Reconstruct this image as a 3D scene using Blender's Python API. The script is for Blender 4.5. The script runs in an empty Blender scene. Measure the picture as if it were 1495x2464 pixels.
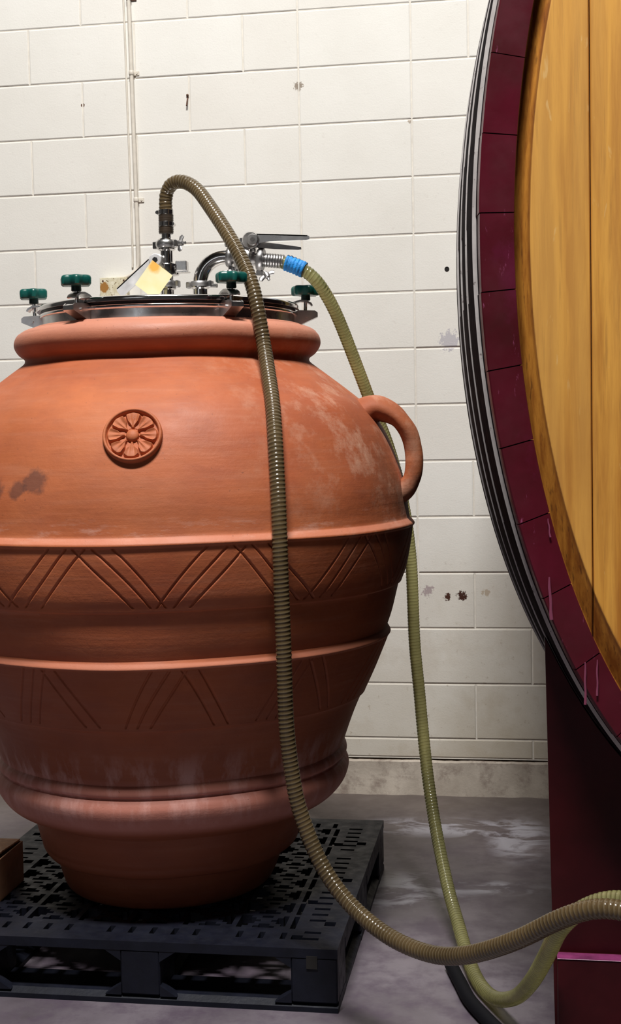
import bpy, bmesh, math, random
import numpy as np
from mathutils import Vector, Matrix, noise

C = bpy.context.scene.collection
PI = math.pi
random.seed(4)
rng = np.random.RandomState(4)

# ---------------------------------------------------------------- camera, world, lights, exposure
def make_camera():
    cd = bpy.data.cameras.new('camera')
    cam = bpy.data.objects.new('camera', cd)
    C.objects.link(cam)
    r = Vector((0.98732591, 0.15752768, -0.01930242))
    u = Vector((0.00978414, 0.06097622, 0.99809126))
    f = r.cross(u) * -1
    m = Matrix(((r.x, u.x, -f.x, 0.78744), (r.y, u.y, -f.y, -4.81629), (r.z, u.z, -f.z, 1.33121), (0, 0, 0, 1)))
    cam.matrix_world = m
    cd.sensor_fit = 'VERTICAL'
    cd.sensor_height = 24.0
    cd.lens = 24.0 * 3200.0 / 2464.0
    cd.clip_start = 0.05
    bpy.context.scene.camera = cam
make_camera()

world = bpy.data.worlds.new('world')
bpy.context.scene.world = world
world.use_nodes = True
bg = world.node_tree.nodes['Background']
bg.inputs['Color'].default_value = (0.80, 0.86, 1.0, 1)
bg.inputs['Strength'].default_value = 0.006

def area(name, loc, target, sx, sy, power, color=(1, 1, 1)):
    ld = bpy.data.lights.new(name, 'AREA')
    ld.shape = 'RECTANGLE'
    ld.size = sx
    ld.size_y = sy
    ld.energy = power
    ld.color = color
    o = bpy.data.objects.new(name, ld)
    C.objects.link(o)
    o.location = loc
    d = Vector(target) - Vector(loc)
    o.rotation_euler = d.to_track_quat('-Z', 'Y').to_euler()
    return o

area('ceiling_light', (0.32, -4.25, 7.2), (0.2, -2.0, 1.0), 1.9, 0.5, 710, (1.0, 0.98, 0.945))
area('added_fill_light', (-1.6, -8.9, 2.0), (-0.2, 0, 1.6), 3.0, 1.2, 11, (0.92, 0.96, 1.0))  # added light behind the camera, there to brighten the steel reflections

vs = bpy.context.scene.view_settings
vs.view_transform = 'Standard'
vs.look = 'None'
vs.gamma = 1.0
vs.use_curve_mapping = False
vs.exposure = 0.0

# ---------------------------------------------------------------- materials
class NT:
    def __init__(s, name):
        s.m = bpy.data.materials.new(name)
        s.m.use_nodes = True
        s.t = s.m.node_tree
        s.b = s.t.nodes['Principled BSDF']
        s.out = s.t.nodes['Material Output']
        s.co = s.n('ShaderNodeTexCoord').outputs['Object']
    def n(s, typ, **kw):
        nd = s.t.nodes.new(typ)
        for k, v in kw.items():
            setattr(nd, k, v)
        return nd
    def link(s, a, b):
        s.t.links.new(a, b)
    def inp(s, key, v):
        i = s.b.inputs[key]
        if hasattr(v, 'links'):
            s.link(v, i)
        elif isinstance(v, (tuple, list)):
            i.default_value = tuple(v) + (1,) if len(v) == 3 else v
        else:
            i.default_value = v
    def mapping(s, scale=(1, 1, 1), loc=(0, 0, 0), rot=(0, 0, 0), co=None):
        mp = s.n('ShaderNodeMapping')
        mp.inputs['Scale'].default_value = scale
        mp.inputs['Location'].default_value = loc
        mp.inputs['Rotation'].default_value = rot
        s.link(co or s.co, mp.inputs['Vector'])
        return mp.outputs[0]
    def noise(s, scale, detail=4, rough=0.55, co=None, dist=0.0):
        nd = s.n('ShaderNodeTexNoise')
        nd.inputs['Scale'].default_value = scale
        nd.inputs['Detail'].default_value = detail
        nd.inputs['Roughness'].default_value = rough
        nd.inputs['Distortion'].default_value = dist
        s.link(co or s.co, nd.inputs['Vector'])
        return nd.outputs['Fac']
    def ramp(s, v, a, b, c0=0.0, c1=1.0):
        nd = s.n('ShaderNodeMapRange')
        nd.inputs['From Min'].default_value = a
        nd.inputs['From Max'].default_value = b
        nd.inputs['To Min'].default_value = c0
        nd.inputs['To Max'].default_value = c1
        s.link(v, nd.inputs['Value'])
        return nd.outputs[0]
    def math(s, op, a, b=None, c=None):
        nd = s.n('ShaderNodeMath', operation=op)
        for i, v in enumerate((a, b, c)):
            if v is None:
                continue
            if hasattr(v, 'links'):
                s.link(v, nd.inputs[i])
            else:
                nd.inputs[i].default_value = v
        return nd.outputs[0]
    def mix(s, fac, a, b, blend='MIX'):
        nd = s.n('ShaderNodeMix', data_type='RGBA', blend_type=blend)
        for key, v in ((0, fac), (6, a), (7, b)):
            if hasattr(v, 'links'):
                s.link(v, nd.inputs[key])
            elif isinstance(v, (tuple, list)):
                nd.inputs[key].default_value = tuple(v) + (1,)
            else:
                nd.inputs[key].default_value = v
        return nd.outputs[2]
    def bump(s, h, strength, dist):
        nd = s.n('ShaderNodeBump')
        nd.inputs['Strength'].default_value = strength
        nd.inputs['Distance'].default_value = dist
        s.link(h, nd.inputs['Height'])
        s.link(nd.outputs[0], s.b.inputs['Normal'])
    def spot(s, p, rad, co=None, flat=None):
        """1 at the point p fading to 0 at the distance rad (object coordinates)"""
        v = co or s.co
        sub = s.n('ShaderNodeVectorMath', operation='SUBTRACT')
        s.link(v, sub.inputs[0])
        sub.inputs[1].default_value = p
        o = sub.outputs[0]
        if flat:
            mu = s.n('ShaderNodeVectorMath', operation='MULTIPLY')
            s.link(o, mu.inputs[0])
            mu.inputs[1].default_value = flat
            o = mu.outputs[0]
        le = s.n('ShaderNodeVectorMath', operation='LENGTH')
        s.link(o, le.inputs[0])
        return s.ramp(le.outputs['Value'], rad, 0.0)

def simple(name, col, rough, metal=0.0, nscale=None, var=0.25, bump=None, coat=0.0, spec=None):
    t = NT(name)
    if nscale:
        f = t.ramp(t.noise(nscale, 5, 0.6), 0.3, 0.7)
        t.inp('Base Color', t.mix(f, tuple(c * (1 - var) for c in col), tuple(min(1, c * (1 + var)) for c in col)))
        t.inp('Roughness', t.ramp(t.noise(nscale * 2.3, 3), 0.3, 0.7, rough * 0.8, min(1, rough * 1.2)))
        if bump:
            t.bump(t.noise(nscale * 6, 4), bump[0], bump[1])
    else:
        t.inp('Base Color', col)
        t.inp('Roughness', rough)
    t.inp('Metallic', metal)
    t.inp('Coat Weight', coat)
    if spec is not None:
        t.inp('Specular IOR Level', spec)
    return t.m

def mat_wall():
    t = NT('painted_block')
    pos = t.n('ShaderNodeNewGeometry').outputs['Position']
    oi = t.n('ShaderNodeObjectInfo')
    col = t.mix(t.ramp(t.noise(2.2, 3, co=pos), 0.3, 0.7), (0.72, 0.70, 0.65), (0.80, 0.785, 0.74))
    col = t.mix(t.math('MULTIPLY', oi.outputs['Random'], 0.35), col, (0.70, 0.66, 0.60))
    # speckled dirt that gathers low on the wall
    sep = t.n('ShaderNodeSeparateXYZ')
    t.link(pos, sep.inputs[0])
    low = t.ramp(sep.outputs['Z'], 1.15, 0.15)
    sp = t.math('MULTIPLY', t.ramp(t.noise(38, 6, 0.7, co=pos), 0.60, 0.72), t.ramp(low, 0, 1, 0.12, 0.95))
    col = t.mix(sp, col, (0.28, 0.21, 0.15))
    blot = t.math('MULTIPLY', t.ramp(t.noise(5, 5, 0.65, co=pos), 0.5, 0.75), low)
    col = t.mix(t.math('MULTIPLY', blot, 0.6), col, (0.40, 0.32, 0.22))
    dirt_and_shade = t.math('MULTIPLY', t.ramp(t.math('ADD', sep.outputs['Z'], t.math('MULTIPLY', sep.outputs['X'], -0.45)), 0.75, -0.25), t.ramp(t.noise(3, 5, 0.6, co=pos), 0.25, 0.6, 0.45, 1))
    col = t.mix(t.math('MULTIPLY', dirt_and_shade, 0.75), col, (0.42, 0.35, 0.245))  # yellowish dirt plus the cask's shade painted into the low right
    # rust coloured chips and smudges
    for p, rad, c, th in (((0.565, 0, 0.735), 0.030, (0.05, 0.015, 0.008), 0.80), ((0.511, 0, 0.730), 0.022, (0.06, 0.02, 0.01), 0.80),
                          ((0.440, 0, 0.752), 0.040, (0.40, 0.33, 0.33), 0.85),
                          ((0.650, 0, 0.747), 0.030, (0.48, 0.40, 0.31), 0.85),
                          ((0.530, 0, 1.655), 0.05, (0.50, 0.48, 0.50), 0.72), ((-0.001, 0, 2.585), 0.022, (0.30, 0.25, 0.20), 0.7),
                          ((0.40, 0, 2.44), 0.012, (0.42, 0.36, 0.30), 0.7), ((-0.812, 0, 2.563), 0.008, (0.12, 0.06, 0.04), 0.5)):
        s = t.spot(p, rad, co=pos, flat=(1, 0.2, 1))
        f = t.math('ADD', t.math('MULTIPLY', s, 0.55), t.math('MULTIPLY', t.noise(75, 5, 0.7, co=pos), 1.3))
        col = t.mix(t.math('MULTIPLY', t.ramp(f, th + 0.08, th + 0.16), t.ramp(s, 0, 0.1)), col, c)
    t.inp('Base Color', col)
    t.inp('Roughness', 0.62)
    t.inp('Specular IOR Level', 0.35)
    h = t.math('ADD', t.noise(160, 6, 0.7, co=pos), t.math('MULTIPLY', t.noise(30, 4, co=pos), 0.8))
    t.bump(h, 0.35, 0.0016)
    return t.m

def mat_mortar():
    return simple('painted_mortar', (0.70, 0.66, 0.59), 0.65, nscale=20, var=0.12, bump=(0.3, 0.002))

def mat_floor():
    t = NT('worn_concrete')
    col = t.mix(t.ramp(t.noise(1.6, 6, 0.6), 0.3, 0.7), (0.070, 0.056, 0.066), (0.215, 0.185, 0.215))
    col = t.mix(t.math('MULTIPLY', t.ramp(t.noise(8, 7, 0.68), 0.44, 0.60), 0.75), col, (0.085, 0.062, 0.088))
    # darker and browner towards the wall
    sep = t.n('ShaderNodeSeparateXYZ')
    t.link(t.co, sep.inputs[0])
    edge = t.ramp(t.math('ADD', sep.outputs['Y'], t.math('MULTIPLY', t.noise(3, 4), 0.5)), -0.75, 0.15)
    col = t.mix(t.math('MULTIPLY', edge, 0.75), col, (0.095, 0.076, 0.058))
    # pale limescale smears
    for p, rad, fl in (((0.52, -0.40, 0), 0.34, (0.9, 2.6, 1)), ((0.76, -0.50, 0), 0.26, (2.2, 0.9, 1)), ((0.42, -1.03, 0), 0.30, (1.2, 1.6, 1)),
                       ((0.70, -0.98, 0), 0.22, (1, 3, 1)), ((-0.05, -2.12, 0), 0.12, (1.5, 1, 1)), ((0.30, -2.35, 0), 0.45, (1, 1, 1)), ((0.62, -2.45, 0), 0.3, (1, 1, 1))):
        s = t.spot(p, rad, flat=fl)
        f = t.math('MULTIPLY', t.ramp(s, 0, 0.55), t.ramp(t.noise(5.5, 7, 0.62, dist=0.8, co=t.mapping((1, 1.8, 1), rot=(0, 0, 0.3))), 0.47, 0.58))
        col = t.mix(t.math('MULTIPLY', f, 0.75), col, (0.42, 0.41, 0.46))
    cask_shade = t.ramp(t.math('ADD', t.spot((1.05, -1.15, 0), 0.75), t.math('MULTIPLY', t.noise(4, 5), 0.5)), 0.45, 1.0)
    col = t.mix(t.math('MULTIPLY', cask_shade, 0.75), col, (0.035, 0.028, 0.026))  # shade of the cask painted into the floor colour
    sp = t.ramp(t.noise(55, 6, 0.75), 0.62, 0.72)
    col = t.mix(t.math('MULTIPLY', sp, 0.5), col, (0.08, 0.07, 0.08))
    t.inp('Base Color', col)
    t.inp('Roughness', t.ramp(t.noise(4, 5), 0.3, 0.7, 0.28, 0.6))
    t.bump(t.noise(40, 6, 0.7), 0.25, 0.002)
    return t.m

def mat_footing():
    t = NT('stained_concrete')
    col = t.mix(t.ramp(t.noise(5, 6, 0.65), 0.35, 0.65), (0.34, 0.29, 0.24), (0.52, 0.46, 0.39))
    col = t.mix(t.ramp(t.noise(13, 7, 0.74), 0.50, 0.68, 0, 0.7), col, (0.16, 0.11, 0.09))
    t.inp('Base Color', col)
    t.inp('Roughness', 0.8)
    t.bump(t.noise(50, 6, 0.7), 0.5, 0.003)
    return t.m

def mat_terracotta():
    t = NT('terracotta')
    n1 = t.ramp(t.noise(3.2, 5, 0.6), 0.3, 0.7)
    col = t.mix(n1, (0.345, 0.080, 0.029), (0.485, 0.134, 0.049))
    n2 = t.ramp(t.noise(9, 6, 0.65, co=t.mapping((1, 1, 2.6))), 0.45, 0.72)
    col = t.mix(t.math('MULTIPLY', n2, 0.45), col, (0.27, 0.070, 0.036))
    n3 = t.ramp(t.noise(2.3, 4, co=t.mapping((1, 1, 1), (5, 3, 1))), 0.5, 0.75)
    col = t.mix(t.math('MULTIPLY', n3, 0.35), col, (0.50, 0.17, 0.055))
    # turning marks left by the potter
    tm = t.ramp(t.noise(14, 4, 0.6, co=t.mapping((0.35, 0.35, 5))), 0.5, 0.75)
    col = t.mix(t.math('MULTIPLY', tm, 0.13), col, (0.60, 0.30, 0.20))
    sep = t.n('ShaderNodeSeparateXYZ')
    t.link(t.co, sep.inputs[0])
    Z = sep.outputs['Z']
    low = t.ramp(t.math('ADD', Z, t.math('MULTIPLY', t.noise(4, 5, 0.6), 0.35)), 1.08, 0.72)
    col = t.mix(t.math('MULTIPLY', low, 0.55), col, (0.200, 0.060, 0.032))  # shade below the belly painted into the clay as darker brown
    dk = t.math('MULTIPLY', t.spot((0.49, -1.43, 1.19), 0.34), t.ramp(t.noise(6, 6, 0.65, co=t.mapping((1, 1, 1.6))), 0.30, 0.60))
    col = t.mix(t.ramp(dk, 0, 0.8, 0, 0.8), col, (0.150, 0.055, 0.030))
    mo = t.ramp(t.noise(5.5, 7, 0.68, co=t.mapping((1, 1, 1.4), (2, 7, 4))), 0.48, 0.68)
    col = t.mix(t.math('MULTIPLY', mo, 0.30), col, (0.30, 0.085, 0.035))
    # chalky bloom on the rolled foot mouldings, running upward in streaks
    band = t.math('MULTIPLY', t.ramp(Z, 0.40, 0.45), t.ramp(Z, 0.60, 0.50))
    st = t.ramp(t.noise(22, 5, 0.65, co=t.mapping((1, 1, 0.22))), 0.46, 0.66)
    col = t.mix(t.math('MULTIPLY', t.math('MULTIPLY', band, st), 0.75), col, (0.66, 0.42, 0.38))
    tor = t.math('MULTIPLY', t.ramp(Z, 0.385, 0.41), t.ramp(Z, 0.53, 0.50))
    col = t.mix(t.math('MULTIPLY', tor, 0.55), col, (0.62, 0.26, 0.21))  # overhead light on the torus painted in as paler clay
    # chalky bloom on the right shoulder and above the upper ledge, paler clay on the lip
    wp = t.spot((0.30, -1.55, 1.33), 0.42)
    wn = t.ramp(t.noise(11, 7, 0.72), 0.50, 0.72)
    col = t.mix(t.math('MULTIPLY', t.math('MULTIPLY', wp, wn), 0.9), col, (0.64, 0.40, 0.28))
    lip = t.ramp(Z, 1.54, 1.60)
    col = t.mix(t.math('MULTIPLY', lip, 0.42), col, (0.62, 0.33, 0.25))
    for z0 in (1.105, 0.817):
        e = t.ramp(t.math('ABSOLUTE', t.math('SUBTRACT', Z, z0)), 0.0085, 0.005)
        col = t.mix(t.math('MULTIPLY', e, 0.5), col, (0.66, 0.26, 0.165))  # ledge edges painted lighter, as if catching light from above
    e = t.math('MULTIPLY', t.ramp(t.math('ABSOLUTE', t.math('SUBTRACT', Z, 1.125)), 0.035, 0.0), t.ramp(t.noise(9, 6, 0.7, co=t.mapping((1, 1, 4))), 0.52, 0.68))
    col = t.mix(t.math('MULTIPLY', e, 0.5), col, (0.66, 0.42, 0.34))
    # sooty stain on the left of the belly
    for p, rad in (((-0.295, -1.988, 1.240), 0.060), ((-0.335, -1.972, 1.215), 0.050), ((-0.405, -1.945, 1.212), 0.065)):
        s = t.spot(p, rad)
        f = t.ramp(t.math('ADD', s, t.noise(26, 5, 0.6)), 0.90, 1.12)
        col = t.mix(t.math('MULTIPLY', t.math('MULTIPLY', f, t.ramp(s, 0, 0.15)), 0.7), col, (0.10, 0.04, 0.03))
    # fine dark specks all over the clay
    pk = t.ramp(t.noise(120, 3, 0.5), 0.70, 0.76)
    col = t.mix(t.math('MULTIPLY', pk, 0.5), col, (0.14, 0.05, 0.03))
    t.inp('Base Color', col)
    t.inp('Roughness', t.ramp(t.noise(6, 4), 0.3, 0.7, 0.5, 0.75))
    t.inp('Specular IOR Level', 0.4)
    h = t.math('ADD', t.noise(70, 6, 0.7), t.math('MULTIPLY', t.noise(20, 4, co=t.mapping((0.3, 0.3, 4))), 0.8))
    t.bump(h, 0.35, 0.0022)
    return t.m

def mat_headwood():
    t = NT('varnished_oak')
    oi = t.n('ShaderNodeObjectInfo').outputs['Random']
    g = t.noise(9, 7, 0.62, co=t.mapping((5.0, 5.0, 0.30)), dist=0.3)
    col = t.mix(t.ramp(g, 0.38, 0.62), (0.47, 0.165, 0.014), (0.80, 0.37, 0.050))
    pores = t.ramp(t.noise(26, 6, 0.65, co=t.mapping((6, 6, 0.22))), 0.56, 0.70)
    col = t.mix(t.math('MULTIPLY', pores, 0.6), col, (0.24, 0.075, 0.010))
    bands = t.ramp(t.noise(3.2, 3, 0.5, co=t.mapping((3.0, 1, 0.12))), 0.4, 0.66)
    col = t.mix(t.math('MULTIPLY', bands, 0.5), col, (0.90, 0.52, 0.13))
    col = t.mix(t.math('MULTIPLY', oi, 0.25), col, (0.42, 0.17, 0.03))
    # silvery medullary flecks
    fl = t.ramp(t.noise(17, 4, 0.5, co=t.mapping((4.2, 4.2, 0.75), rot=(0, 0.08, 0)), dist=0.6), 0.67, 0.72)
    col = t.mix(t.math('MULTIPLY', fl, 0.45), col, (0.85, 0.58, 0.24))
    blot = t.ramp(t.noise(2.4, 5, 0.6), 0.48, 0.75)
    col = t.mix(t.math('MULTIPLY', blot, 0.35), col, (0.38, 0.14, 0.02))
    at = t.n('ShaderNodeAttribute', attribute_name='rib').outputs['Fac']
    g2 = t.noise(14, 6, 0.65, co=t.mapping((4.0, 4.0, 0.6)))
    ch = t.mix(t.ramp(g2, 0.38, 0.62), (0.30, 0.095, 0.010), (0.56, 0.23, 0.030))
    ch = t.mix(t.ramp(t.noise(34, 4, 0.6, co=t.mapping((5, 5, 0.5))), 0.58, 0.68, 0, 0.6), ch, (0.07, 0.02, 0.006))
    col = t.mix(t.ramp(at, 0.01, 0.06), col, ch)
    crease = t.math('MULTIPLY', t.ramp(at, 0.0, 0.03), t.ramp(at, 0.22, 0.08))
    col = t.mix(t.math('MULTIPLY', crease, 0.55), col, (0.13, 0.035, 0.006))  # shadow line inside the chamfer painted into the wood colour
    t.inp('Base Color', col)
    t.inp('Roughness', 0.5)
    t.bump(t.noise(70, 5, 0.6, co=t.mapping((6, 6, 0.3))), 0.2, 0.001)
    return t.m

def mat_wine_paint():
    t = NT('wine_red_paint')
    col = t.mix(t.ramp(t.noise(4, 5, 0.6), 0.35, 0.65), (0.060, 0.006, 0.009), (0.110, 0.008, 0.020))
    mg = t.ramp(t.noise(5.5, 6, 0.65, co=t.mapping((1, 1, 0.7), (3, 1, 2))), 0.55, 0.72)
    col = t.mix(t.math('MULTIPLY', mg, 0.6), col, (0.15, 0.014, 0.055))
    sc = t.ramp(t.noise(30, 5, 0.7, co=t.mapping((2.6, 2.6, 0.7))), 0.66, 0.74)
    col = t.mix(t.math('MULTIPLY', sc, 0.6), col, (0.42, 0.10, 0.22))
    t.inp('Base Color', col)
    t.inp('Roughness', t.ramp(t.noise(9, 4), 0.35, 0.65, 0.2, 0.45))
    t.inp('Specular IOR Level', 0.3)
    t.bump(t.noise(45, 5, 0.6), 0.12, 0.0015)
    return t.m

def mat_hose(name, base, rib, rough, trans, ribmix=1.0, clear=0.0):
    t = NT(name)
    t.inp('Transmission Weight', clear)
    t.inp('IOR', 1.3)
    at = t.n('ShaderNodeAttribute', attribute_name='rib').outputs['Fac']
    blot = t.ramp(t.noise(7, 4, 0.6), 0.35, 0.7)
    b2 = t.mix(blot, tuple(c * 0.7 for c in base), tuple(min(1, c * 1.25) for c in base))
    col = t.mix(t.math('MULTIPLY', t.ramp(at, 0.45, 0.95), ribmix), b2, rib)
    t.inp('Base Color', col)
    t.inp('Roughness', rough)
    t.inp('Coat Weight', 0.3)
    t.inp('Coat Roughness', 0.15)
    tr = t.n('ShaderNodeBsdfTranslucent')
    t.link(col, tr.inputs['Color'])
    mx = t.n('ShaderNodeMixShader')
    mx.inputs[0].default_value = trans
    t.link(t.b.outputs[0], mx.inputs[1])
    t.link(tr.outputs[0], mx.inputs[2])
    t.link(mx.outputs[0], t.out.inputs['Surface'])
    return t.m

def mat_steel(name, col, rough, sc=30, aniso=(1, 1, 1)):
    t = NT(name)
    t.inp('Base Color', t.mix(t.ramp(t.noise(sc, 4, co=t.mapping(aniso)), 0.3, 0.7), tuple(c * 0.8 for c in col), col))
    t.inp('Metallic', 1.0)
    t.inp('Roughness', t.ramp(t.noise(sc * 0.7, 4, co=t.mapping(aniso)), 0.3, 0.7, rough * 0.7, rough * 1.3))
    return t.m

def mat_card():
    t = NT('stained_card')
    col = t.mix(t.ramp(t.noise(30, 4), 0.3, 0.7), (0.74, 0.68, 0.36), (0.80, 0.73, 0.47))
    s = t.spot((-0.143, -1.47, 1.770), 0.026)
    col = t.mix(t.ramp(t.math('ADD', s, t.math('MULTIPLY', t.noise(60, 4), 0.6)), 0.45, 0.9), col, (0.80, 0.42, 0.08))
    t.inp('Base Color', col)
    t.inp('Roughness', 0.6)
    return t.m

def mat_galv():
    t = NT('galvanised_hoop')
    col = t.mix(t.ramp(t.noise(14, 5, 0.7), 0.35, 0.7), (0.50, 0.46, 0.45), (0.68, 0.64, 0.62))
    col = t.mix(t.ramp(t.noise(60, 5, 0.7), 0.62, 0.70, 0, 0.8), col, (0.14, 0.10, 0.10))
    t.inp('Base Color', col)
    t.inp('Metallic', 0.25)
    t.inp('Roughness', 0.55)
    return t.m

def mat_speckle():
    t = NT('rust_speckled_paint')
    col = t.mix(t.ramp(t.noise(40, 5, 0.7), 0.4, 0.6), (0.62, 0.56, 0.38), (0.78, 0.74, 0.58))
    col = t.mix(t.ramp(t.noise(95, 3, 0.6), 0.60, 0.66), col, (0.20, 0.13, 0.05))
    s = t.spot((-0.735, -0.04, 1.885), 0.03, flat=(1, 0.1, 0.8))
    col = t.mix(t.ramp(t.math('ADD', s, t.math('MULTIPLY', t.noise(110, 3), 0.7)), 0.75, 0.9), col, (0.35, 0.16, 0.03))
    t.inp('Base Color', col)
    t.inp('Roughness', 0.6)
    return t.m

M = {}
M['wall'] = mat_wall()
M['mortar'] = mat_mortar()
M['floor'] = mat_floor()
M['footing'] = mat_footing()
M['clay'] = mat_terracotta()
M['head'] = mat_headwood()
M['wine'] = mat_wine_paint()
M['stave_side'] = simple('black_stained_oak', (0.010, 0.007, 0.009), 0.95, nscale=12, var=0.4, spec=0.05)
M['galv'] = mat_galv()
M['hose1'] = mat_hose('brown_hose_plastic', (0.128, 0.086, 0.040), (0.28, 0.22, 0.135), 0.22, 0.08, 0.55, 0.35)
M['hose2'] = mat_hose('straw_hose_plastic', (0.58, 0.56, 0.27), (0.20, 0.17, 0.045), 0.20, 0.15, 0.7, 0.70)
M['cuff'] = simple('dark_hose_cuff', (0.035, 0.024, 0.016), 0.35, nscale=30)
M['steel'] = mat_steel('polished_steel', (0.82, 0.80, 0.79), 0.12)
M['satin'] = mat_steel('satin_steel', (0.78, 0.76, 0.75), 0.30)
M['cast'] = mat_steel('cast_steel', (0.42, 0.41, 0.41), 0.42, 60)
M['brushed'] = mat_steel('brushed_lever_steel', (0.80, 0.79, 0.80), 0.5, 40)
M['brushed'].node_tree.nodes['Principled BSDF'].inputs['Metallic'].default_value = 0.55
M['rubber'] = simple('black_rubber', (0.010, 0.010, 0.012), 0.45)
M['darkband'] = simple('black_band', (0.006, 0.006, 0.008), 0.7, spec=0.12)
M['knob'] = simple('green_knob_plastic', (0.004, 0.075, 0.062), 0.32, nscale=20, var=0.2)
M['knobstem'] = simple('dark_knob_stem', (0.006, 0.022, 0.020), 0.4)
M['card'] = mat_card()
M['shell'] = simple('grey_painted_shell', (0.045, 0.043, 0.042), 0.8)
M['tape'] = simple('blue_masking_tape', (0.006, 0.215, 0.60), 0.55, nscale=45, var=0.3, bump=(0.6, 0.003))
M['pallet'] = simple('black_pallet_plastic', (0.0055, 0.0065, 0.013), 0.55, nscale=14, var=0.35, bump=(0.3, 0.002), spec=0.25)
M['cardboard'] = simple('brown_cardboard', (0.33, 0.165, 0.085), 0.8, nscale=25, var=0.15)
M['cardboard_in'] = simple('cardboard_edge', (0.50, 0.30, 0.18), 0.85, nscale=40, var=0.2)
M['cradle'] = simple('oxblood_cradle_paint', (0.045, 0.004, 0.006), 0.42, nscale=6, var=0.35, spec=0.25)
M['magenta'] = simple('magenta_edge', (0.16, 0.025, 0.09), 0.4, nscale=30, var=0.4)
M['conduit'] = simple('cream_painted_conduit', (0.66, 0.61, 0.53), 0.45, nscale=22, var=0.12)
M['rust'] = simple('rusty_iron', (0.10, 0.045, 0.025), 0.7, nscale=60, var=0.4)
M['speckle'] = mat_speckle()
M['dark'] = simple('painted_hole_shade', (0.01, 0.008, 0.007), 0.9)
M['drip_glint'] = simple('pink_drip_and_glint', (0.24, 0.06, 0.11), 0.2)

# ---------------------------------------------------------------- helpers
def thing(name, label, cat, loc, group=None):
    o = bpy.data.objects.new(name, None)
    C.objects.link(o)
    o.location = loc
    o.empty_display_size = 0.05
    o['label'] = label
    o['category'] = cat
    if group:
        o['group'] = group
    return o

def add(name, me, mat, parent=None, local=False, label=None, kind=None):
    o = bpy.data.objects.new(name, me)
    C.objects.link(o)
    if mat is not None:
        for m in (mat if isinstance(mat, (list, tuple)) else [mat]):
            if len(me.materials) < (len(mat) if isinstance(mat, (list, tuple)) else 1):
                me.materials.append(m)
    if parent is not None:
        o.parent = parent
        if not local:
            base = Vector((0, 0, 0))
            p = parent
            while p is not None:
                base = base + p.location
                p = p.parent
            o.location = -base
    if label:
        o['label'] = label
    if kind:
        o['kind'] = kind
    return o

def mesh(name, verts, faces, smooth=None, mi=None):
    me = bpy.data.meshes.new(name)
    me.from_pydata([tuple(v) for v in verts], [], [tuple(f) for f in faces])
    if mi is not None:
        me.polygons.foreach_set('material_index', mi)
    bm = bmesh.new()
    bm.from_mesh(me)
    bmesh.ops.recalc_face_normals(bm, faces=bm.faces)
    bm.to_mesh(me)
    bm.free()
    if smooth is not None:
        me.polygons.foreach_set('use_smooth', [True] * len(me.polygons))
        me.set_sharp_from_angle(angle=math.radians(smooth))
    me.update()
    return me

def grid_mesh(name, V, closed=False, smooth=40, flip=False, attr=None):
    """V: (R, S, 3) array -> quad mesh; closed joins the last column to the first"""
    V = np.asarray(V, dtype=np.float32)
    R, S = V.shape[:2]
    nc = S if closed else S - 1
    i, j = np.meshgrid(np.arange(R - 1), np.arange(nc), indexing='ij')
    j2 = (j + 1) % S
    q = np.stack([i * S + j, i * S + j2, (i + 1) * S + j2, (i + 1) * S + j], -1).reshape(-1, 4)
    if flip:
        q = q[:, ::-1]
    me = bpy.data.meshes.new(name)
    me.vertices.add(R * S)
    me.vertices.foreach_set('co', V.reshape(-1))
    me.loops.add(q.size)
    me.loops.foreach_set('vertex_index', np.ascontiguousarray(q).reshape(-1).astype(np.int32))
    me.polygons.add(len(q))
    me.polygons.foreach_set('loop_start', np.arange(len(q), dtype=np.int32) * 4)
    me.update(calc_edges=True)
    if smooth is not None:
        me.polygons.foreach_set('use_smooth', np.ones(len(q), dtype=bool))
        me.set_sharp_from_angle(angle=math.radians(smooth))
    if attr is not None:
        a = me.attributes.new('rib', 'FLOAT', 'POINT')
        a.data.foreach_set('value', np.asarray(attr, dtype=np.float32).reshape(-1))
    me.validate()
    me.update()
    return me

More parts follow.
